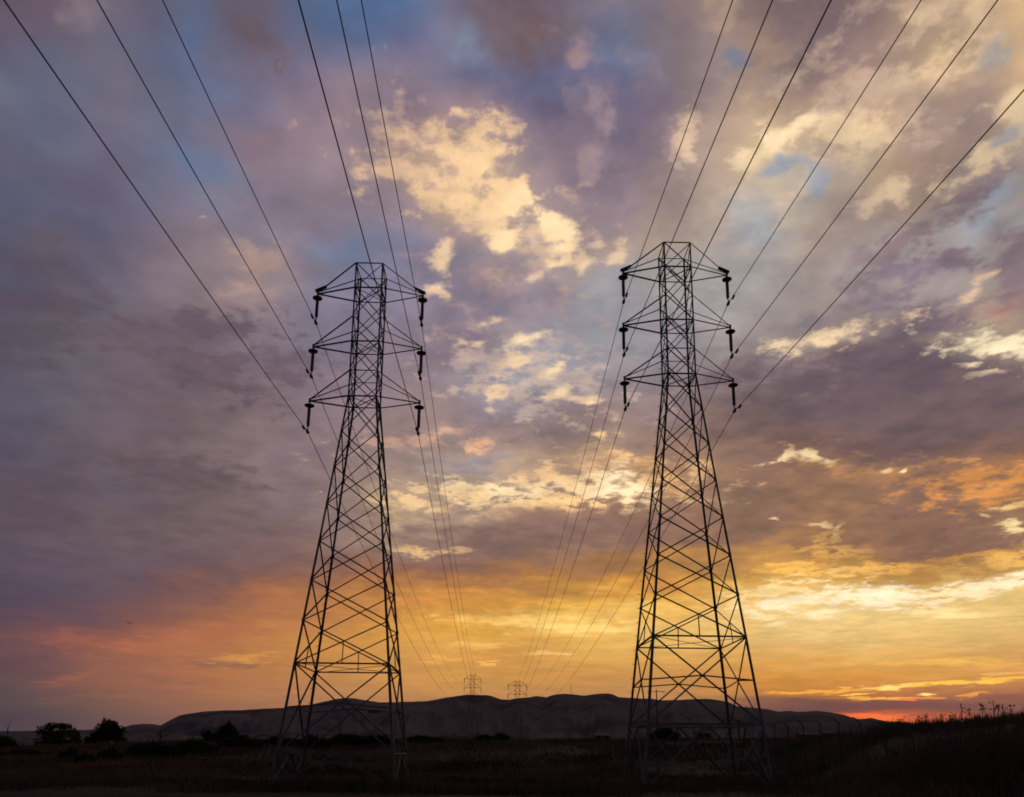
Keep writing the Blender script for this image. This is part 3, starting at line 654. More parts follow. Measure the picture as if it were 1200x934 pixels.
def build_tower(ext, plate):
    """ext lifts the whole frame on longer feet; z = 0 is the ground"""
    Z0 = EYE + ext
    root = empty('lattice_tower')
    hz = {k: v[0] + Z0 for k, v in LEV.items()}; hw = {k: v[1] for k, v in LEV.items()}
    base_hw = hw['O'] + 0.102 * hz['O']
    def P(l, c): return Vector((CORN[c][0] * hw[l], CORN[c][1] * hw[l], hz[l]))
    foot = [Vector((CORN[c][0] * base_hw, CORN[c][1] * base_hw, -0.15)) for c in range(4)]
    keys = 'ABCDEFGHIJKLMNO'
    for c in range(4):                                   # corner legs, heavier towards the ground
        mb = MB(); inw = Vector((-CORN[c][0], 0, 0)); fl = -CORN[c][0] * CORN[c][1]
        ks = [('A', 'F', .107), ('F', 'J', .126), ('J', 'M', .145), ('M', 'O', .16)]
        for a, b, w in ks: mb.angle(P(a, c), P(b, c), w, .018, inw, fl)
        mb.angle(P('O', c), foot[c], .18, .02, inw, fl)
        for l in 'GHIJKLM':                              # gusset plates at the nodes
            p = P(l, c); mb.box(p + Vector((-CORN[c][0] * .06, CORN[c][1] * .012, 0)), .20, .012, .26)
        mb.build('leg', M_STEEL, root)
        fb = MB(); fb.lathe(foot[c] + Vector((0, 0, -.55)), [(.38, 0), (.38, .55), (.33, .72), (.30, .74)], 12)
        fb.build('footing', M_CONC, root)
    for s in range(4):                                   # the four braced faces
        a, b = s, (s + 1) % 4
        nrm = Vector(((0, -1, 0), (1, 0, 0), (0, 1, 0), (-1, 0, 0))[s])
        mb = MB(); off = nrm * .03
        def bar(p, q, w, k=1): mb.angle(p + off * k, q + off * k, w, .011, -nrm, 1)
        for i in range(len(keys) - 3):
            t, u = keys[i], keys[i + 1]
            w = .058 if i < 5 else (.07 if i < 9 else .079)
            bar(P(t, a), P(u, b), w, 1); bar(P(t, b), P(u, a), w, -1)
        bar(P('M', a), P('O', b), .09, 1); bar(P('M', b), P('O', a), .09, -1)
        mid = (P('O', a) + P('O', b)) / 2                # inverted V down to the feet, with knee struts
        for c in (a, b):
            bar(mid, foot[c], .095, 1)
            q = mid.lerp(foot[c], .55); bar(P('O', c).lerp(foot[c], .03), q, .075, -1)
            if ext > 1: bar(P('O', c).lerp(foot[c], .62), mid.lerp(foot[c], .62), .07, -1)
        # hanger from the brace crossing to the belt strut
        kx = hw['L'] / (hw['L'] + hw['M']); xz = hz['L'] + (hz['M'] - hz['L']) * kx; xh = hw['L'] + (hw['M'] - hw['L']) * kx
        bar(nrm * xh + Vector((0, 0, xz)), nrm * hw['M'] + Vector((0, 0, hz['M'])), .06)
        mb.build('face_bracing', M_STEEL, root)
    def ring(lv, w, double=False):
        mb = MB()
        for s in range(4):
            a, b = s, (s + 1) % 4
            nrm = Vector(((0, -1, 0), (1, 0, 0), (0, 1, 0), (-1, 0, 0))[s])
            if lv == 'N':
                kx = hw['M'] / (hw['M'] + hw['O']); xz = hz['M'] + (hz['O'] - hz['M']) * kx; xh = hw['M'] + (hw['O'] - hw['M']) * kx
                m = nrm * xh + Vector((0, 0, xz)); mb.angle(P(lv, a), m, w, .011, -nrm); mb.angle(m, P(lv, b), w, .011, -nrm)
            else:
                mb.angle(P(lv, a), P(lv, b), w, .012, -nrm)
                if double: mb.angle(P(lv, a) - Vector((0, 0, w * 1.02)), P(lv, b) - Vector((0, 0, w * 1.02)), w, .012, -nrm)
        if lv in 'BDF': mb.angle(P(lv, 0), P(lv, 2), .055, .01); mb.angle(P(lv, 1) + Vector((0, 0, -.06)), P(lv, 3) + Vector((0, 0, -.06)), .05, .01)
        if lv == 'M':
            mb.tube([P(lv, 0), P(lv, 2)], .02, 5); mb.tube([P(lv, 1) + Vector((0, 0, -.05)), P(lv, 3) + Vector((0, 0, -.05))], .02, 5)
        if lv == 'O':
            ms = [(P(lv, s) + P(lv, (s + 1) % 4)) / 2 for s in range(4)]
            for s in range(4): mb.angle(ms[s] + Vector((0, 0, -.03)), ms[(s + 1) % 4] + Vector((0, 0, -.03)), .07, .01)
        return mb.build('belt', M_STEEL, root)
    for lv, w, d in (('A', .06, 0), ('B', .08, 0), ('D', .08, 0), ('E', .055, 0), ('F', .085, 0), ('M', .095, 0), ('N', .08, 0), ('O', .095, 0)): ring(lv, w, d)
    for i, (up, lo) in enumerate((('A', 'B'), ('C', 'D'), ('E', 'F'))):
        for sx in (-1, 1):
            mb = MB(); tip = Vector((sx * ARM[i], 0, hz[lo])); tup = tip + Vector((-sx * .05, 0, .17))
            cs = (0, 3) if sx < 0 else (1, 2)
            for c in cs:
                mb.angle(P(lo, c), tip, .085, .012, (0, 0, 1))
                mb.angle(P(up, c), tup, .07 if c in (0, 1) else .056, .011, (0, 0, -1))
            mb.box(tip + Vector((0, 0, .06)), .14, .10, .30)
            arm = mb.build('crossarm', M_STEEL, root)
            if i == 0:
                g = MB(); a = P('A', cs[0]); dd = (tup - Vector((a.x, 0, a.z))).normalized()
                c0 = tip + Vector((-sx * .20, 0, .42)); rot = Matrix.Rotation(math.atan2(-dd.z, abs(dd.x)) * sx * .78, 3, 'Y')
                g.box(c0, .86, .34, .05, rot); g.box(c0 + Vector((sx * .18, 0, -.17)), .05, .05, .3)
                g.build('perch_guard', M_STEEL, arm)
            # suspension string
            s = MB(); x, z = tip.x, tip.z
            prof = [(.02, -1.98), (.05, -1.9), (.06, -1.86)]
            zz = -1.80
            while zz < -.5:
                prof += [(.085, zz), (.115, zz + .02), (.12, zz + .04), (.09, zz + .075)]; zz += .09
            prof += [(.05, -.42), (.03, -.30), (.03, -.05)]
            s.lathe((x, 0, z), prof, 10)
            ins = s.build('insulator_string', M_PORC, root, True)
            h = MB(); h.lathe((x, 0, z), [(.04, -.46), (.20, -.43), (.34, -.36), (.35, -.31), (.26, -.26), (.08, -.22), (.04, -.20)], 20)
            h.build('rain_shield', M_PORC, ins, True)
            k = MB(); k.tube([(x, 0, z - 1.96), (x, 0, z - HANG + .02)], .028, 6)
            k.tube([(x, -.34, z - HANG + .04), (x, -.18, z - HANG), (x, 0, z - HANG - .02), (x, .18, z - HANG), (x, .34, z - HANG + .02)], [.05, .085, .12, .085, .05], 8)
            k.build('suspension_clamp', M_STEEL, ins, True)
    st = MB()                                            # step bolts up the back left leg
    zs = 3.2
    kk = list(keys)
    zs_list = [hz[k] for k in kk]
    while zs < hz['B'] - .3:
        h = float(np.interp(zs, zs_list[::-1], [hw[k] for k in kk][::-1]))
        p = Vector((-h, h, zs)); st.tube([p, p + Vector((-.21, 0, 0))], .017, 5); st.build('step_bolt', M_STEEL, root); st = MB(); zs += .95
    pl = MB()
    if plate == 'back':
        xh = hw['N']; pl.box((xh * .36, xh + .02, hz['N'] + .12), 0.75, .03, .24)
    else:
        pl.box((.05, -hw['O'] - .06, hz['O'] - .18), .62, .03, .46)
    pl.build('sign_plate', M_SIGN, root)
    return root

YAW = R(0.85)
GT = 'lattice towers of the twin power line'
tl = build_tower(0.0, 'back'); tl.location = (-10.344, 51.271, 0); tl.rotation_euler.z = YAW
tag(tl, 'left of the two big near lattice towers, its feet short and its belt set low', 'tower', GT)
tr = build_tower(1.9095, 'front'); tr.location = (11.4895, 51.264, 0); tr.rotation_euler.z = YAW
tag(tr, 'right of the two big near lattice towers, standing higher on longer feet', 'tower', GT)
FARL, FARR = (-18.252, 381.2), (3.072, 370.0)
f1 = copy_tree(tl); f1.location = (*FARL, 2.456); f1.scale = (1.05, 1, 1)
tag(f1, 'small distant lattice tower rising over the hill crest, left of the far pair', 'tower', GT)
f2 = copy_tree(tl); f2.location = (*FARR, -1.26); f2.scale = (1.14, 1, 1)
tag(f2, 'small distant lattice tower rising over the hill saddle, right of the far pair', 'tower', GT)
THL, THR = (-27.0, 700.0), (-5.6, 690.0)
f3 = copy_tree(tl); f3.location = (*THL, 0.0)
tag(f3, 'tiny dark lattice tower against the hill just right of the left distant tower', 'tower', GT)
f4 = copy_tree(tl); f4.location = (*THR, 0.0)
tag(f4, 'tiny dark lattice tower seen against the hill just left of the right distant tower', 'tower', GT)

# ------------------------------------------------------------------ conductors
def clamp_pt(tower, i, sx, sc=1.0, ext=0.0):
    lo = 'BDF'[i]; x = sx * ARM[i] * sc; z = LEV[lo][0] + EYE + ext - HANG
    c, s = math.cos(tower.rotation_euler.z), math.sin(tower.rotation_euler.z)
    l = tower.location
    return Vector((l.x + x * c, l.y + x * s, l.z + z))
def sagline(p, q, sag, n):
    return [p.lerp(q, k / n) - Vector((0, 0, 4 * sag * (k / n) * (1 - k / n))) for k in range(n + 1)]
LV = ('upper', 'middle', 'lower')
for tw, ext, far, fsc, third, az, sag, nm in ((tl, 0.0, f1, 1.05, f3, 1.55, 6.9, 'left'), (tr, 1.9095, f2, 1.14, f4, 1.9, 7.4, 'right')):
    for sx in (-1, 1):
        for i in range(3):
            c = clamp_pt(tw, i, sx, 1, ext); g = clamp_pt(far, i, sx, fsc); h = clamp_pt(third, i, sx)
            pts = sagline(h, g, 7.5, 24)[:-1] + sagline(g, c, sag, 70)[:-1]
            sl, kq = -.0887, 3.4e-4
            for k in range(0, 91):
                s = 260.0 * k / 90; pts.append(Vector((c.x + math.sin(R(az)) * s, c.y - math.cos(R(az)) * s, c.z + sl * s + kq * s * s)))
            mb = MB(); mb.tube(pts, .023, 6)
            o = mb.build('power_conductor', M_WIRE, None, True)
            side = 'left' if sx < 0 else 'right'
            tag(o, 'wire held by the %s arm on the %s side of the %s near tower' % (LV[i], side, nm), 'power line', 'conductors of the twin power line')
            # vibration damper a metre out on the near side of the clamp
            d = MB(); s = 1.15; p = Vector((c.x + math.sin(R(az)) * s, c.y - math.cos(R(az)) * s, c.z + sl * s))
            d.tube([p + Vector((0, -.22, -.09)), p + Vector((0, -.20, -.09)), p + Vector((0, -.08, -.09)), p + Vector((0, -.06, -.09)), p + Vector((0, .06, -.09)), p + Vector((0, .08, -.09)), p + Vector((0, .20, -.09)), p + Vector((0, .22, -.09))],
                   [.03, .085, .085, .02, .02, .085, .085, .03], 8)
            d.box(p + Vector((0, 0, -.04)), .07, .08, .12)
            d.build('vibration_damper', M_STEEL, o)

# ------------------------------------------------------------------ placing by direction
def along(xpx, D):
    """ground point D metres ahead, in the direction seen at picture column xpx of the horizon"""
    return (xpx - 600.0) / 954.0 * D, D

# ------------------------------------------------------------------ trees and shrubs
def leaf_mesh(lobes, n, size, rs, shell=0.55):
    """many small leaf sprays scattered through the volume of the lobes"""
    g = np.random.default_rng(rs)
    vol = np.array([l[3] * l[4] * l[5] for l in lobes]); cnt = np.maximum(8, (n * vol ** .8 / (vol ** .8).sum())).astype(int)
    C = []
    for (cx, cy, cz, rx, ry, rz), m in zip(lobes, cnt):
        d = g.normal(size=(m, 3)); d /= np.linalg.norm(d, axis=1)[:, None]
        r = (shell + (1 - shell) * g.random(m)) ** 1.0 * (g.random(m) ** .25)
        bump = np.array([1 + .28 * mnoise.noise(Vector((float(q[0]) * 2.3 + rs, float(q[1]) * 2.3, float(q[2]) * 2.3 + cx))) for q in d])
        C.append(np.array([cx, cy, cz]) + d * (r * bump)[:, None] * np.array([rx, ry, rz]))
    C = np.concatenate(C); m = len(C)
    a = g.normal(size=(m, 3)); a /= np.linalg.norm(a, axis=1)[:, None]
    b = np.cross(a, g.normal(size=(m, 3))); b /= np.linalg.norm(b, axis=1)[:, None]
    s = size * (.5 + g.random(m))[:, None]
    V = np.stack([C - a * s, C + b * s * .45 - a * s * .1, C + a * s, C - b * s * .45 + a * s * .1], 1).reshape(-1, 3)
    V[:, 2] = np.maximum(V[:, 2], .02)
    mb = MB(); mb.v = V.tolist(); mb.f = [(4 * i, 4 * i + 1, 4 * i + 2, 4 * i + 3) for i in range(m)]
    return mb

def tree(name, x, y, lobes, n, size, seed, trunk_h, label, cat, group=None, trunk_r=.2, limbs=6, fol='crown', wood='trunk', shell=.5):
    z = ground_z(x, y)
    root = empty(name, (x, y, z - .05)); tag(root, label, cat, group)
    leaf_mesh(lobes, n, size, seed, shell).build(fol, M_LEAF, root)
    rr = random.Random(seed); mb = MB()
    if trunk_h > 0:
        mb.tube([(0, 0, -.2), (rr.uniform(-.1, .1), 0, trunk_h * .5), (rr.uniform(-.2, .2), 0, trunk_h)], [trunk_r * 1.25, trunk_r, trunk_r * .8], 7)
    for k in range(limbs):
        l = lobes[k % len(lobes)]
        e = Vector((l[0] + rr.uniform(-.6, .6) * l[3], l[1] + rr.uniform(-.6, .6) * l[4], l[2] + rr.uniform(-.2, .75) * l[5]))
        s = Vector((0, 0, trunk_h * rr.uniform(.55, 1)))
        m = s.lerp(e, .5) + Vector((rr.uniform(-.2, .2), rr.uniform(-.2, .2), rr.uniform(0, .3)))
        mb.tube([s, m, e], [trunk_r * .6, trunk_r * .4, trunk_r * .12], 5)
    mb.build(wood, M_BARK, root)
    return root

GTREE = 'trees on the rise at the left'
x, y = along(66, 132)
tree('spreading_tree', x, y, [(-2.2, 0, 2.7, 1.3, 1.6, 1.1), (-1.2, .2, 3.5, 1.3, 1.5, .8), (.2, .2, 3.5, 1.4, 1.5, .8), (1.5, 0, 3.3, 1.4, 1.5, .8), (2.5, 0, 2.6, 1.2, 1.3, .9), (3.3, 0, 1.8, .9, 1.0, .8), (0, 0, 2.3, 2.4, 1.5, .8), (-.6, 0, 1.1, 3.4, 1.8, 1.2), (2.6, .3, .9, 2.2, 1.6, 1.0)], 3000, .19, 11, 2.2,
     'broad lacy flat-topped tree with sky showing through its crown, second from the left', 'tree', GTREE, .16, 16)
x, y = along(126, 132)
tree('round_tree', x, y, [(-.2, 0, 2.6, 2.1, 2.0, 2.0), (1.1, 0, 2.2, 1.9, 1.8, 1.7), (-1.4, 0, 1.7, 1.5, 1.6, 1.3), (0, .2, 3.5, 1.5, 1.5, 1.0), (2.3, 0, 1.0, 1.2, 1.2, 1.0), (-2.6, 0, .9, 1.4, 1.3, .9)], 4600, .21, 12, 1.4,
     'dense round dark tree left of the hills, beside the lacy flat-topped one', 'tree', GTREE, .2, 8)
x, y = along(3, 126)
tree('round_bush', x, y, [(0, 0, 1.1, 2.2, 1.6, 1.2), (-1.5, 0, .9, 1.5, 1.4, 1.0), (1.4, .2, .8, 1.2, 1.2, .8)], 1700, .19, 13, .5,
     'low rounded dark bush at the left edge under the bare dead stems', 'bush', None, .08, 5, 'foliage', 'stem')
x, y = along(262, 138)
tree('twin_crown_tree', x, y, [(.6, 0, 2.5, 1.5, 1.5, 1.3), (1.6, 0, 1.7, 1.4, 1.4, 1.2), (-.4, 0, 1.5, 1.4, 1.3, 1.1), (-2.7, .2, 1.5, 1.4, 1.3, 1.0), (2.9, 0, .9, 1.2, 1.1, .8), (-1.5, 0, .8, 2.0, 1.3, .8), (.8, 0, 3.4, .35, .35, .8)], 3600, .2, 14, 1.2,
     'dark two-humped tree in front of the left end of the hills', 'tree', None, .15, 8)
x, y = along(781, 112)
tree('round_bush', x, y, [(0, 0, .95, 1.7, 1.4, 1.05), (-1.1, 0, .7, 1.2, 1.1, .85), (1.3, 0, .7, 1.3, 1.1, .8), (.5, .2, 1.4, 1.0, .9, .6)], 2300, .16, 15, .4,
     'dark round bush seen through the open base of the right near tower', 'bush', None, .07, 6, 'foliage', 'stem')

def bare_stems():
    x, y = along(9, 120); root = empty('dead_tree', (x, y, ground_z(x, y) - .05))
    tag(root, 'bare dead stems poking up above the bush at the left edge', 'dead tree')
    mb = MB(); mb.tube([(0, 0, 0), (.05, 0, 1.6), (-.05, 0, 2.9), (.1, 0, 4.3)], [.09, .07, .05, .015], 6); mb.build('trunk', M_BARK, root)
    for pts in ([(0, 0, 1.1), (-.6, 0, 2.3), (-.9, 0, 3.0)], [(0, 0, 1.2), (.7, 0, 1.9), (1.3, 0, 3.0)], [(0, 0, 2.2), (-.25, 0, 3.0), (-.3, 0, 3.5)]):
        b = MB(); b.tube(pts, [.05, .035, .012], 5); b.build('branch', M_BARK, root)
bare_stems()
def snag():
    x, y = along(188.5, 124); root = empty('dead_snag', (x, y, ground_z(x, y) - .05))
    tag(root, 'thin dead snag standing alone between the round tree and the hill', 'dead tree')
    mb = MB(); mb.tube([(0, 0, 0), (.04, 0, 1.0), (-.03, 0, 2.6)], [.16, .12, .03], 6); mb.build('trunk', M_BARK, root)
    for pts in ([(0, 0, 1.2), (-.35, 0, 1.9), (-.4, 0, 2.3)], [(0, 0, .8), (.3, 0, 1.3), (.42, 0, 1.6)]):
        b = MB(); b.tube(pts, [.06, .04, .012], 5); b.build('branch', M_BARK, root)
snag()

# scrub on the slope: column, distance, half width, height, label
SCRUB = [
    (30, 92, 2.6, 1.0, 'wide low dark scrub at the lower left, in front of the bush with dead stems'),
    (84, 86, .85, 1.5, 'small upright dark shrub in the dry grass below the lacy tree'),
    (103, 80, .9, 1.5, 'small dark shrub right of the upright one below the lacy tree'),
    (133, 84, 1.3, 1.5, 'dark shrub on the slope below the round tree'),
    (185, 88, 3.6, 2.1, 'long dark scrub mound below the thin dead snag'),
    (232, 92, 2.6, 2.2, 'dark scrub mound below the two-humped tree'),
    (282, 98, 3.0, 2.1, 'scrub mound right of the two-humped tree'),
    (330, 104, 2.6, 1.5, 'low dark scrub behind the left legs of the left near tower'),
    (372, 100, 2.6, 2.1, 'dark scrub between the left legs of the left near tower'),
    (408, 102, 2.6, 2.2, 'tallest dark scrub seen through the base of the left near tower'),
    (446, 104, 2.5, 1.7, 'dark scrub at the right legs of the left near tower'),
    (500, 108, 2.6, 1.2, 'low scrub just right of the left near tower'),
    (570, 110, 1.5, 1.3, 'small dark scrub below the left distant tower'),
    (588, 114, 1.4, 1.6, 'small dark scrub between the two distant towers'),
]
for k, (cx, D, hw_, h, lab) in enumerate(SCRUB):
    x, y = along(cx, D); rr = random.Random(100 + k); lobes = []
    nl = max(3, int(hw_ * 2.2))
    for i in range(nl):
        q = (i + .5) / nl * 2 - 1
        hh = h * (1 - .45 * abs(q) ** 1.5) * rr.uniform(.75, 1.05)
        lobes.append((q * hw_ * .85, rr.uniform(-.4, .4), hh * .45, hw_ / nl * 1.7, .8, hh * .55))
    tree('scrub_bush', x, y, lobes, int(900 + 700 * hw_), .14, 200 + k, h * .3, lab, 'shrub', 'scrub on the slope', .05, nl + 2, 'foliage', 'stem', .35)

# far tree belt beyond the field, at the foot of the hills
def belt():
    L = []; g = random.Random(5)
    for k in range(150):
        az = g.uniform(-33, 33); D = g.uniform(420, 600); h = g.uniform(2, 6.0) * (1.3 if az > 14 else 1)
        L.append((D * math.tan(R(az)), D, h * .5, g.uniform(4, 14), 4, h * .55))
    o = leaf_mesh(L, 9000, .9, 77, .3).build('far_tree_belt', M_LEAF); o.location.z = 0.5
    tag(o, kind='stuff')
belt()

# ------------------------------------------------------------------ grass
def build_grass():
    n = 70000
    g = np.random.default_rng(3)
    D = 25.0 + (132 - 25.0) * g.random(n) ** 1.15; u = g.uniform(-.78, .78, n)
    x = u * D; y = D
    keep = np.ones(n, bool); z = np.zeros(n); hgt = np.zeros(n)
    for i in range(n):
        a, b = float(x[i]), float(y[i])
        c = mnoise.noise(Vector((a * .09, b * .09, 2))) + .5 * mnoise.noise(Vector((a * .31, b * .31, 4)))
        if a < 16 and b < 38.2 + .5 * math.sin(a * .07): keep[i] = False
        elif c < -.28: keep[i] = g.random() < .15
        z[i] = ground_z(a, b); hgt[i] = max(.16, .42 + .30 * c) * (0.55 + 0.9 * g.random()) * (1 + .5 * (u[i] > .4))
    x, y, z, h = x[keep], y[keep], z[keep], hgt[keep]; n = len(x)
    V = []; F = []
    bl = 4
    th = g.uniform(0, 2 * math.pi, (n, bl)); lean = g.uniform(.05, .5, (n, bl)); hh = h[:, None] * g.uniform(.5, 1.15, (n, bl))
    ox = x[:, None] + g.normal(0, .09, (n, bl)); oy = y[:, None] + g.normal(0, .09, (n, bl)); w = .008 + .0003 * y[:, None] * g.uniform(.5, 1, (n, bl))
    dx, dy = np.cos(th), np.sin(th); sx, sy = -dy * w, dx * w
    zz = np.repeat(z[:, None], bl, 1)
    v0 = np.stack([ox - sx, oy - sy, zz - .04], -1); v1 = np.stack([ox + sx, oy + sy, zz - .04], -1)
    m0 = np.stack([ox + dx * lean * hh * .35 - sx * .8, oy + dy * lean * hh * .35 - sy * .8, zz + hh * .6], -1)
    m1 = np.stack([ox + dx * lean * hh * .35 + sx * .8, oy + dy * lean * hh * .35 + sy * .8, zz + hh * .6], -1)
    tp = np.stack([ox + dx * lean * hh, oy + dy * lean * hh, zz + hh], -1)
    V = np.stack([v0, v1, m0, m1, tp], 2).reshape(-1, 3); q = n * bl
    me = bpy.data.meshes.new('dry_grass')
    me.vertices.add(len(V)); me.vertices.foreach_set('co', V.astype(np.float32).ravel())
    i0 = np.arange(q)[:, None] * 5
    quads = (i0 + np.array([0, 1, 3, 2])).ravel(); tris = (i0 + np.array([2, 3, 4])).ravel()
    loops = np.concatenate([quads, tris]); me.loops.add(len(loops)); me.loops.foreach_set('vertex_index', loops.astype(np.int32))
    me.polygons.add(2 * q); st = np.concatenate([np.arange(q) * 4, 4 * q + np.arange(q) * 3]); me.polygons.foreach_set('loop_start', st.astype(np.int32))
    me.update(calc_edges=True); me.validate()
    me.materials.append(M_GRASS)
    o = bpy.data.objects.new('dry_grass', me); COL.objects.link(o); tag(o, kind='stuff')
build_grass()

# ------------------------------------------------------------------ weeds on the berm
WEEDS = [  # column, distance, height, kind, label
    (1135, 62, 2.1, 'spike', 'tallest spiky dead weed on the right bank, leaf clumps up its stem'),
    (1143.5, 62, 1.3, 'twig', 'thin dead weed close to the right of the tall spiky one'),
    (1111, 63, 1.0, 'umbel', 'flat-topped dead weed just left of the tall spiky one'),
    (1092, 64, 1.05, 'umbel', 'flat-topped dead weed third from the left on the right bank'),
    (1083, 64, 1.1, 'umbel', 'flat-topped dead weed second from the left on the right bank'),
    (1063, 65, .9, 'umbel', 'short flat-topped dead weed against the red glow at the bank\'s left end'),
    (1160, 61, 1.6, 'umbel', 'dead weed with a ball-like head just left of the leaning one'),
    (1166.5, 61, 1.7, 'lean', 'leaning dead weed on the right bank'),
    (1174, 60, 1.9, 'twig', 'branched dead weed, the tallest near the right edge'),
    (1178, 60, 1.3, 'umbel', 'dead weed with a dense head just right of the tall branched one'),
    (1184, 60, 1.2, 'twig', 'short branched dead weed second from the right edge'),
    (1193, 59, 1.3, 'umbel', 'dead weed closest to the right edge of the bank'),
    (1123, 63, .8, 'twig', 'short wispy dead weed in the grass left of the tall spiky one'),
]
for k, (cx, D, h, kind, lab) in enumerate(WEEDS):
    x, y = along(cx, D); rr = random.Random(40 + k)
    root = empty('dead_weed', (x, y, ground_z(x, y) - .05)); tag(root, lab, 'weed', 'dead weeds on the right bank')
    h = h * .7 + .3
    le = .35 * h if kind == 'lean' else rr.uniform(-.08, .08)
    mb = MB(); top = Vector((-le, 0, h))
    mb.tube([(0, 0, 0), (-le * .4, .02, h * .5), top], [.03, .024, .012], 5)
    br = []
    if kind != 'spike':
        for b in range(7 if kind == 'twig' else 4):
            s = Vector((-le * .4, 0, h * .5)).lerp(top, rr.uniform(0, .8)); e = s + Vector((rr.uniform(-.3, .3), rr.uniform(-.2, .2), rr.uniform(.15, .4))); mb.tube([s, e], [.014, .007], 4); br.append(e)
    mb.build('stem', M_STALK, root)
    if kind == 'spike': lobes = [(rr.uniform(-.06, .06), 0, h * q, .13 * (1.25 - q * .6), .12, .10) for q in (.3, .42, .54, .64, .74, .84, .95)]
    elif kind in ('umbel', 'lean'): lobes = [(top.x, 0, top.z, .14, .13, .05)] + [(e.x, e.y, e.z, .08, .08, .04) for e in br]
    else: lobes = [(e.x, e.y, e.z, .06, .06, .06) for e in br] + [(top.x, 0, top.z, .06, .06, .07)]
    leaf_mesh(lobes, 150, .045, 300 + k, .2).build('seed_head', M_STALK, root)

# ------------------------------------------------------------------ chain link fence
def fence():
    P = [(20.8, 63.72, 2.62), (20.84, 60.67, 2.55), (20.88, 57.62, 2.45), (20.92, 54.57, 2.45), (20.96, 51.52, 2.45), (21.0, 48.47, 2.33), (21.04, 45.42, 2.0), (21.08, 42.37, 1.4), (21.12, 39.32, 1.0), (21.16, 36.27, .84)]
    root = empty('security_fence', (21, 50, 0))
    tag(root, 'wire fence with slanted barbed-wire arms running up towards the right bank', 'fence')
    tops = []
    for x, y, z in P:
        tz = z + EYE; gz = ground_z(x, y); loc = Vector((x - 21, y - 50, 0)); mb = MB()
        mb.tube([loc + Vector((0, 0, gz - .2)), loc + Vector((0, 0, tz - .36))], .042, 8); mb.lathe(loc + Vector((0, 0, tz - .37)), [(.055, 0), (.055, .05), (.02, .09)], 8)
        po = mb.build('post', M_GALV, root)
        ar = MB(); a0 = loc + Vector((0, 0, tz - .36)); a1 = loc + Vector((-.36, 0, tz)); ar.angle(a0, a1, .055, .012, (0, 1, 0)); ar.build('barb_arm', M_GALV, po)
        tops.append((a0, a1, gz))
    wr = MB()
    for q in (.3, .65, .97): wr.tube([a.lerp(b, q) for a, b, _ in tops], .007, 4)
    for dz in (.05,): wr.tube([a - Vector((0, 0, dz)) for a, b, _ in tops], .009, 4)
    wr.build('barbed_wire', M_GALV, root)
    ch = MB()
    for i in range(len(tops) - 1):
        a, b = tops[i][0], tops[i + 1][0]; ga, gb = tops[i][2], tops[i + 1][2]
        m = 26
        for k in range(-8, m):
            for sgn in (0, 1):
                t0, t1 = k / m, (k + 8) / m
                z0, z1 = (0, 1) if sgn else (1, 0)
                if t0 < 0: z0 += (z1 - z0) * (-t0) / (t1 - t0); t0 = 0
                if t1 > 1: z1 = z0 + (z1 - z0) * (1 - t0) / (t1 - t0); t1 = 1
                def at(t, zz):
                    top = a.lerp(b, t); g = ga + (gb - ga) * t + .05
                    return Vector((top.x, top.y, g + (top.z - .06 - g) * zz))
                p, q = at(t0, z0), at(t1, z1)
                if (q - p).length > .05: ch.tube([p, q], .0028, 3, False)
    ch.build('chain_mesh', M_GALV, root)
fence()

# ------------------------------------------------------------------ distant small structures
def street_lamp():
    x, y = along(773.5, 150); root = empty('street_lamp', (x, y, ground_z(x, y)))
    tag(root, 'double-armed street lamp standing far behind the right near tower', 'street lamp')
    z = 13.9 - ground_z(x, y); mb = MB(); mb.tube([(0, 0, -.3), (0, 0, z)], [.17, .09], 8); mb.build('pole', M_GALV, root)
    for sx in (-1, 1):
        a = MB(); a.tube([(0, 0, z - .5), (sx * .5, 0, z - .35), (sx * 1.1, 0, z - .42)], [.06, .05, .045], 6); a.build('arm', M_GALV, root)
        h = MB(); h.lathe((0, 0, 0), [(.02, -.5), (.10, -.4), (.13, 0), (.10, .35), (.02, .45)], 8)
        h.v = [(sx * (1.35 + v[2] * .8), v[1] * 1.1, z - .45 + v[0] * .6 - abs(v[2]) * .12) for v in h.v]
        h.build('lamp_head', M_GALV, root)
street_lamp()
def pole():
    x, y = along(869.5, 145); root = empty('utility_pole', (x, y, ground_z(x, y)))
    tag(root, 'plain wooden pole standing behind the right legs of the right near tower', 'pole')
    z = 8.3 - ground_z(x, y); mb = MB(); mb.tube([(0, 0, -.3), (0, 0, z)], [.17, .12], 8); mb.build('shaft', M_BARK, root)
    c = MB(); c.box((0, 0, z - .35), .9, .1, .12); c.build('crossbar', M_BARK, root)
pole()
def mast():
    x, y = 4560 * math.tan(R(4.3)), 4560
    root = empty('radio_mast', (x, y, 325)); tag(root, 'hair-thin radio mast on the crest of the hills right of the distant towers', 'mast')
    mb = MB(); mb.tube([(0, 0, -10), (0, 0, 70)], [1.3, .8], 5); mb.build('shaft', M_STEEL, root)
    b = MB(); b.tube([(0, 0, 66), (0, 0, 78)], .4, 4); b.build('antenna', M_STEEL, root)
mast()
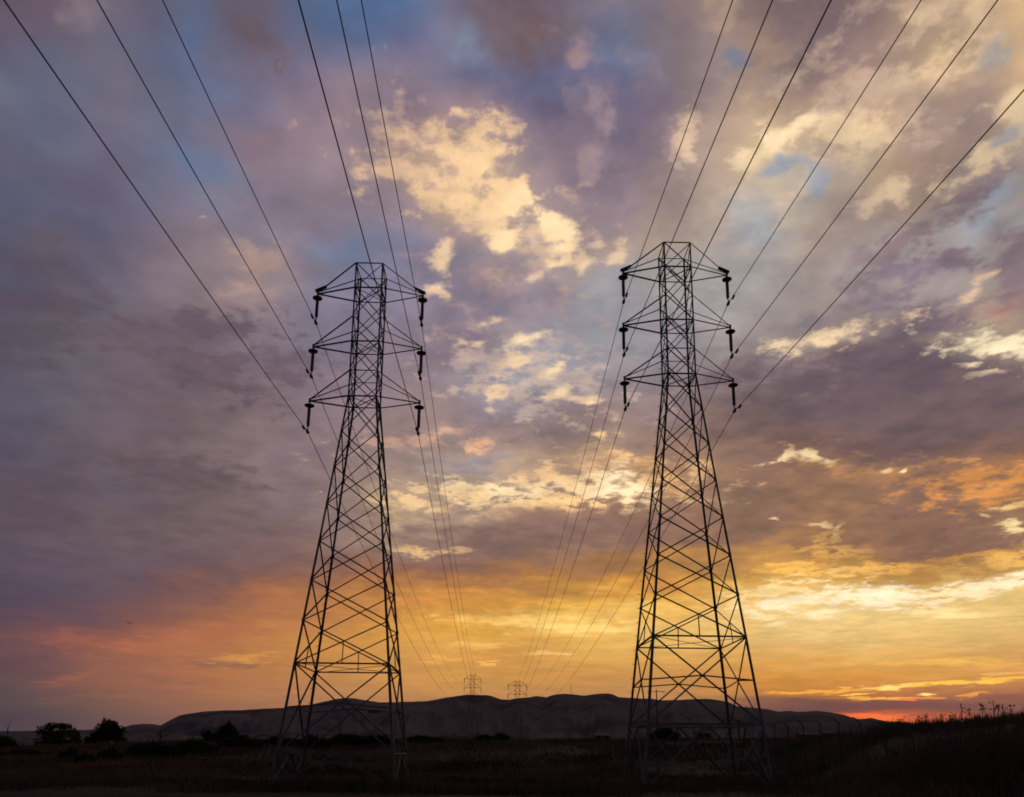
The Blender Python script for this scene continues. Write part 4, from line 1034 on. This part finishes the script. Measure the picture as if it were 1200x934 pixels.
def shed(cx, D, w, dpt, hgt, z, pitch, lab, rz=0.0):
    x, y = along(cx, D); root = empty('storage_shed', (x, y, z), rz); tag(root, lab, 'shed', 'low buildings beyond the field')
    mb = MB(); mb.box((0, 0, hgt / 2 - .5), w, dpt, hgt + 1); mb.build('wall', M_WALL, root)
    r = MB(); a = w / 2 + .3; b = dpt / 2 + .3
    r.add([(-a, -b, hgt + .005), (a, -b, hgt + .005), (a, b, hgt + .005), (-a, b, hgt + .005), (-a, 0, hgt + pitch), (a, 0, hgt + pitch)], [(0, 1, 5, 4), (2, 3, 4, 5), (0, 4, 3), (1, 2, 5), (0, 3, 2, 1)])
    r.build('roof', M_ROOF, root)
    n = max(2, int(w / 4))
    for k in range(n):
        f = MB(); f.box(((k + .5) / n * w - w / 2, -dpt / 2 - .03, hgt * .55), .9, .06, 1.1); f.build('window', M_PANE, root)
    d = MB(); d.box((w * .36, -dpt / 2 - .03, hgt * .33), 1.8, .05, hgt * .62); d.build('door', M_ROOF, root)
shed(951, 260, 6.5, 5, 3.0, 5.7, 1.0, 'dark low shed at the hill foot behind the fence, the left of two')
shed(982, 262, 9.5, 5, 3.4, 5.9, .9, 'long dark low shed at the hill foot behind the fence, the right of two')
shed(708, 300, 5.6, 5, 1.7, 6.9, .8, 'low grey building at the foot of the hills left of the right near tower')
shed(826, 240, 4.5, 4, 2.4, 6.0, 1.2, 'small pale-roofed hut seen through the base of the right near tower')

# ------------------------------------------------------------------ birds
def bird(px, el, D, span, roll, lab, up):
    x = (px - 600) / 954 * D; z = EYE + math.tan(R(el)) * math.hypot(x, D)
    root = empty('bird', (x, D, z), R(70)); tag(root, lab, 'bird', 'birds in the sky at the left'); root.rotation_euler = (R(roll), 0, R(65))
    mb = MB(); n = 8
    mb.tube([(0, -.14, 0), (0, -.115, .006), (0, -.08, .01), (0, -.045, 0), (0, .02, -.006), (0, .09, 0), (0, .13, .003), (0, .2, .006)], [.003, .018, .022, .03, .036, .02, .017, .009], n)
    w = span / 2
    for s in (-1, 1):
        V = [(s * .02, -.05, .012), (s * w * .5, -.07, .02 + up * .28), (s * w, .02, .02 + up * .4), (s * w * .55, .03, .015 + up * .26), (s * .02, .06, .006)]
        V2 = [(a, b, c - .012) for a, b, c in V]; o = 5
        mb.add(V + V2, [(0, 1, 3, 4), (1, 2, 3), (o + 4, o + 3, o + 1, o), (o + 3, o + 2, o + 1)] + [(i, (i + 1) % 5, o + (i + 1) % 5, o + i) for i in range(5)])
    mb.build('body', M_BIRD, root, False)
bird(135.2, 8.08, 95, .5, 8, 'dark bird in flight at the left, upper of the close pair', .16)
bird(138.4, 7.96, 95, .58, -10, 'dark bird in flight at the left, lower of the close pair', .10)
bird(146, 3.98, 130, .45, 5, 'tiny lone bird low over the trees at the left', .14)
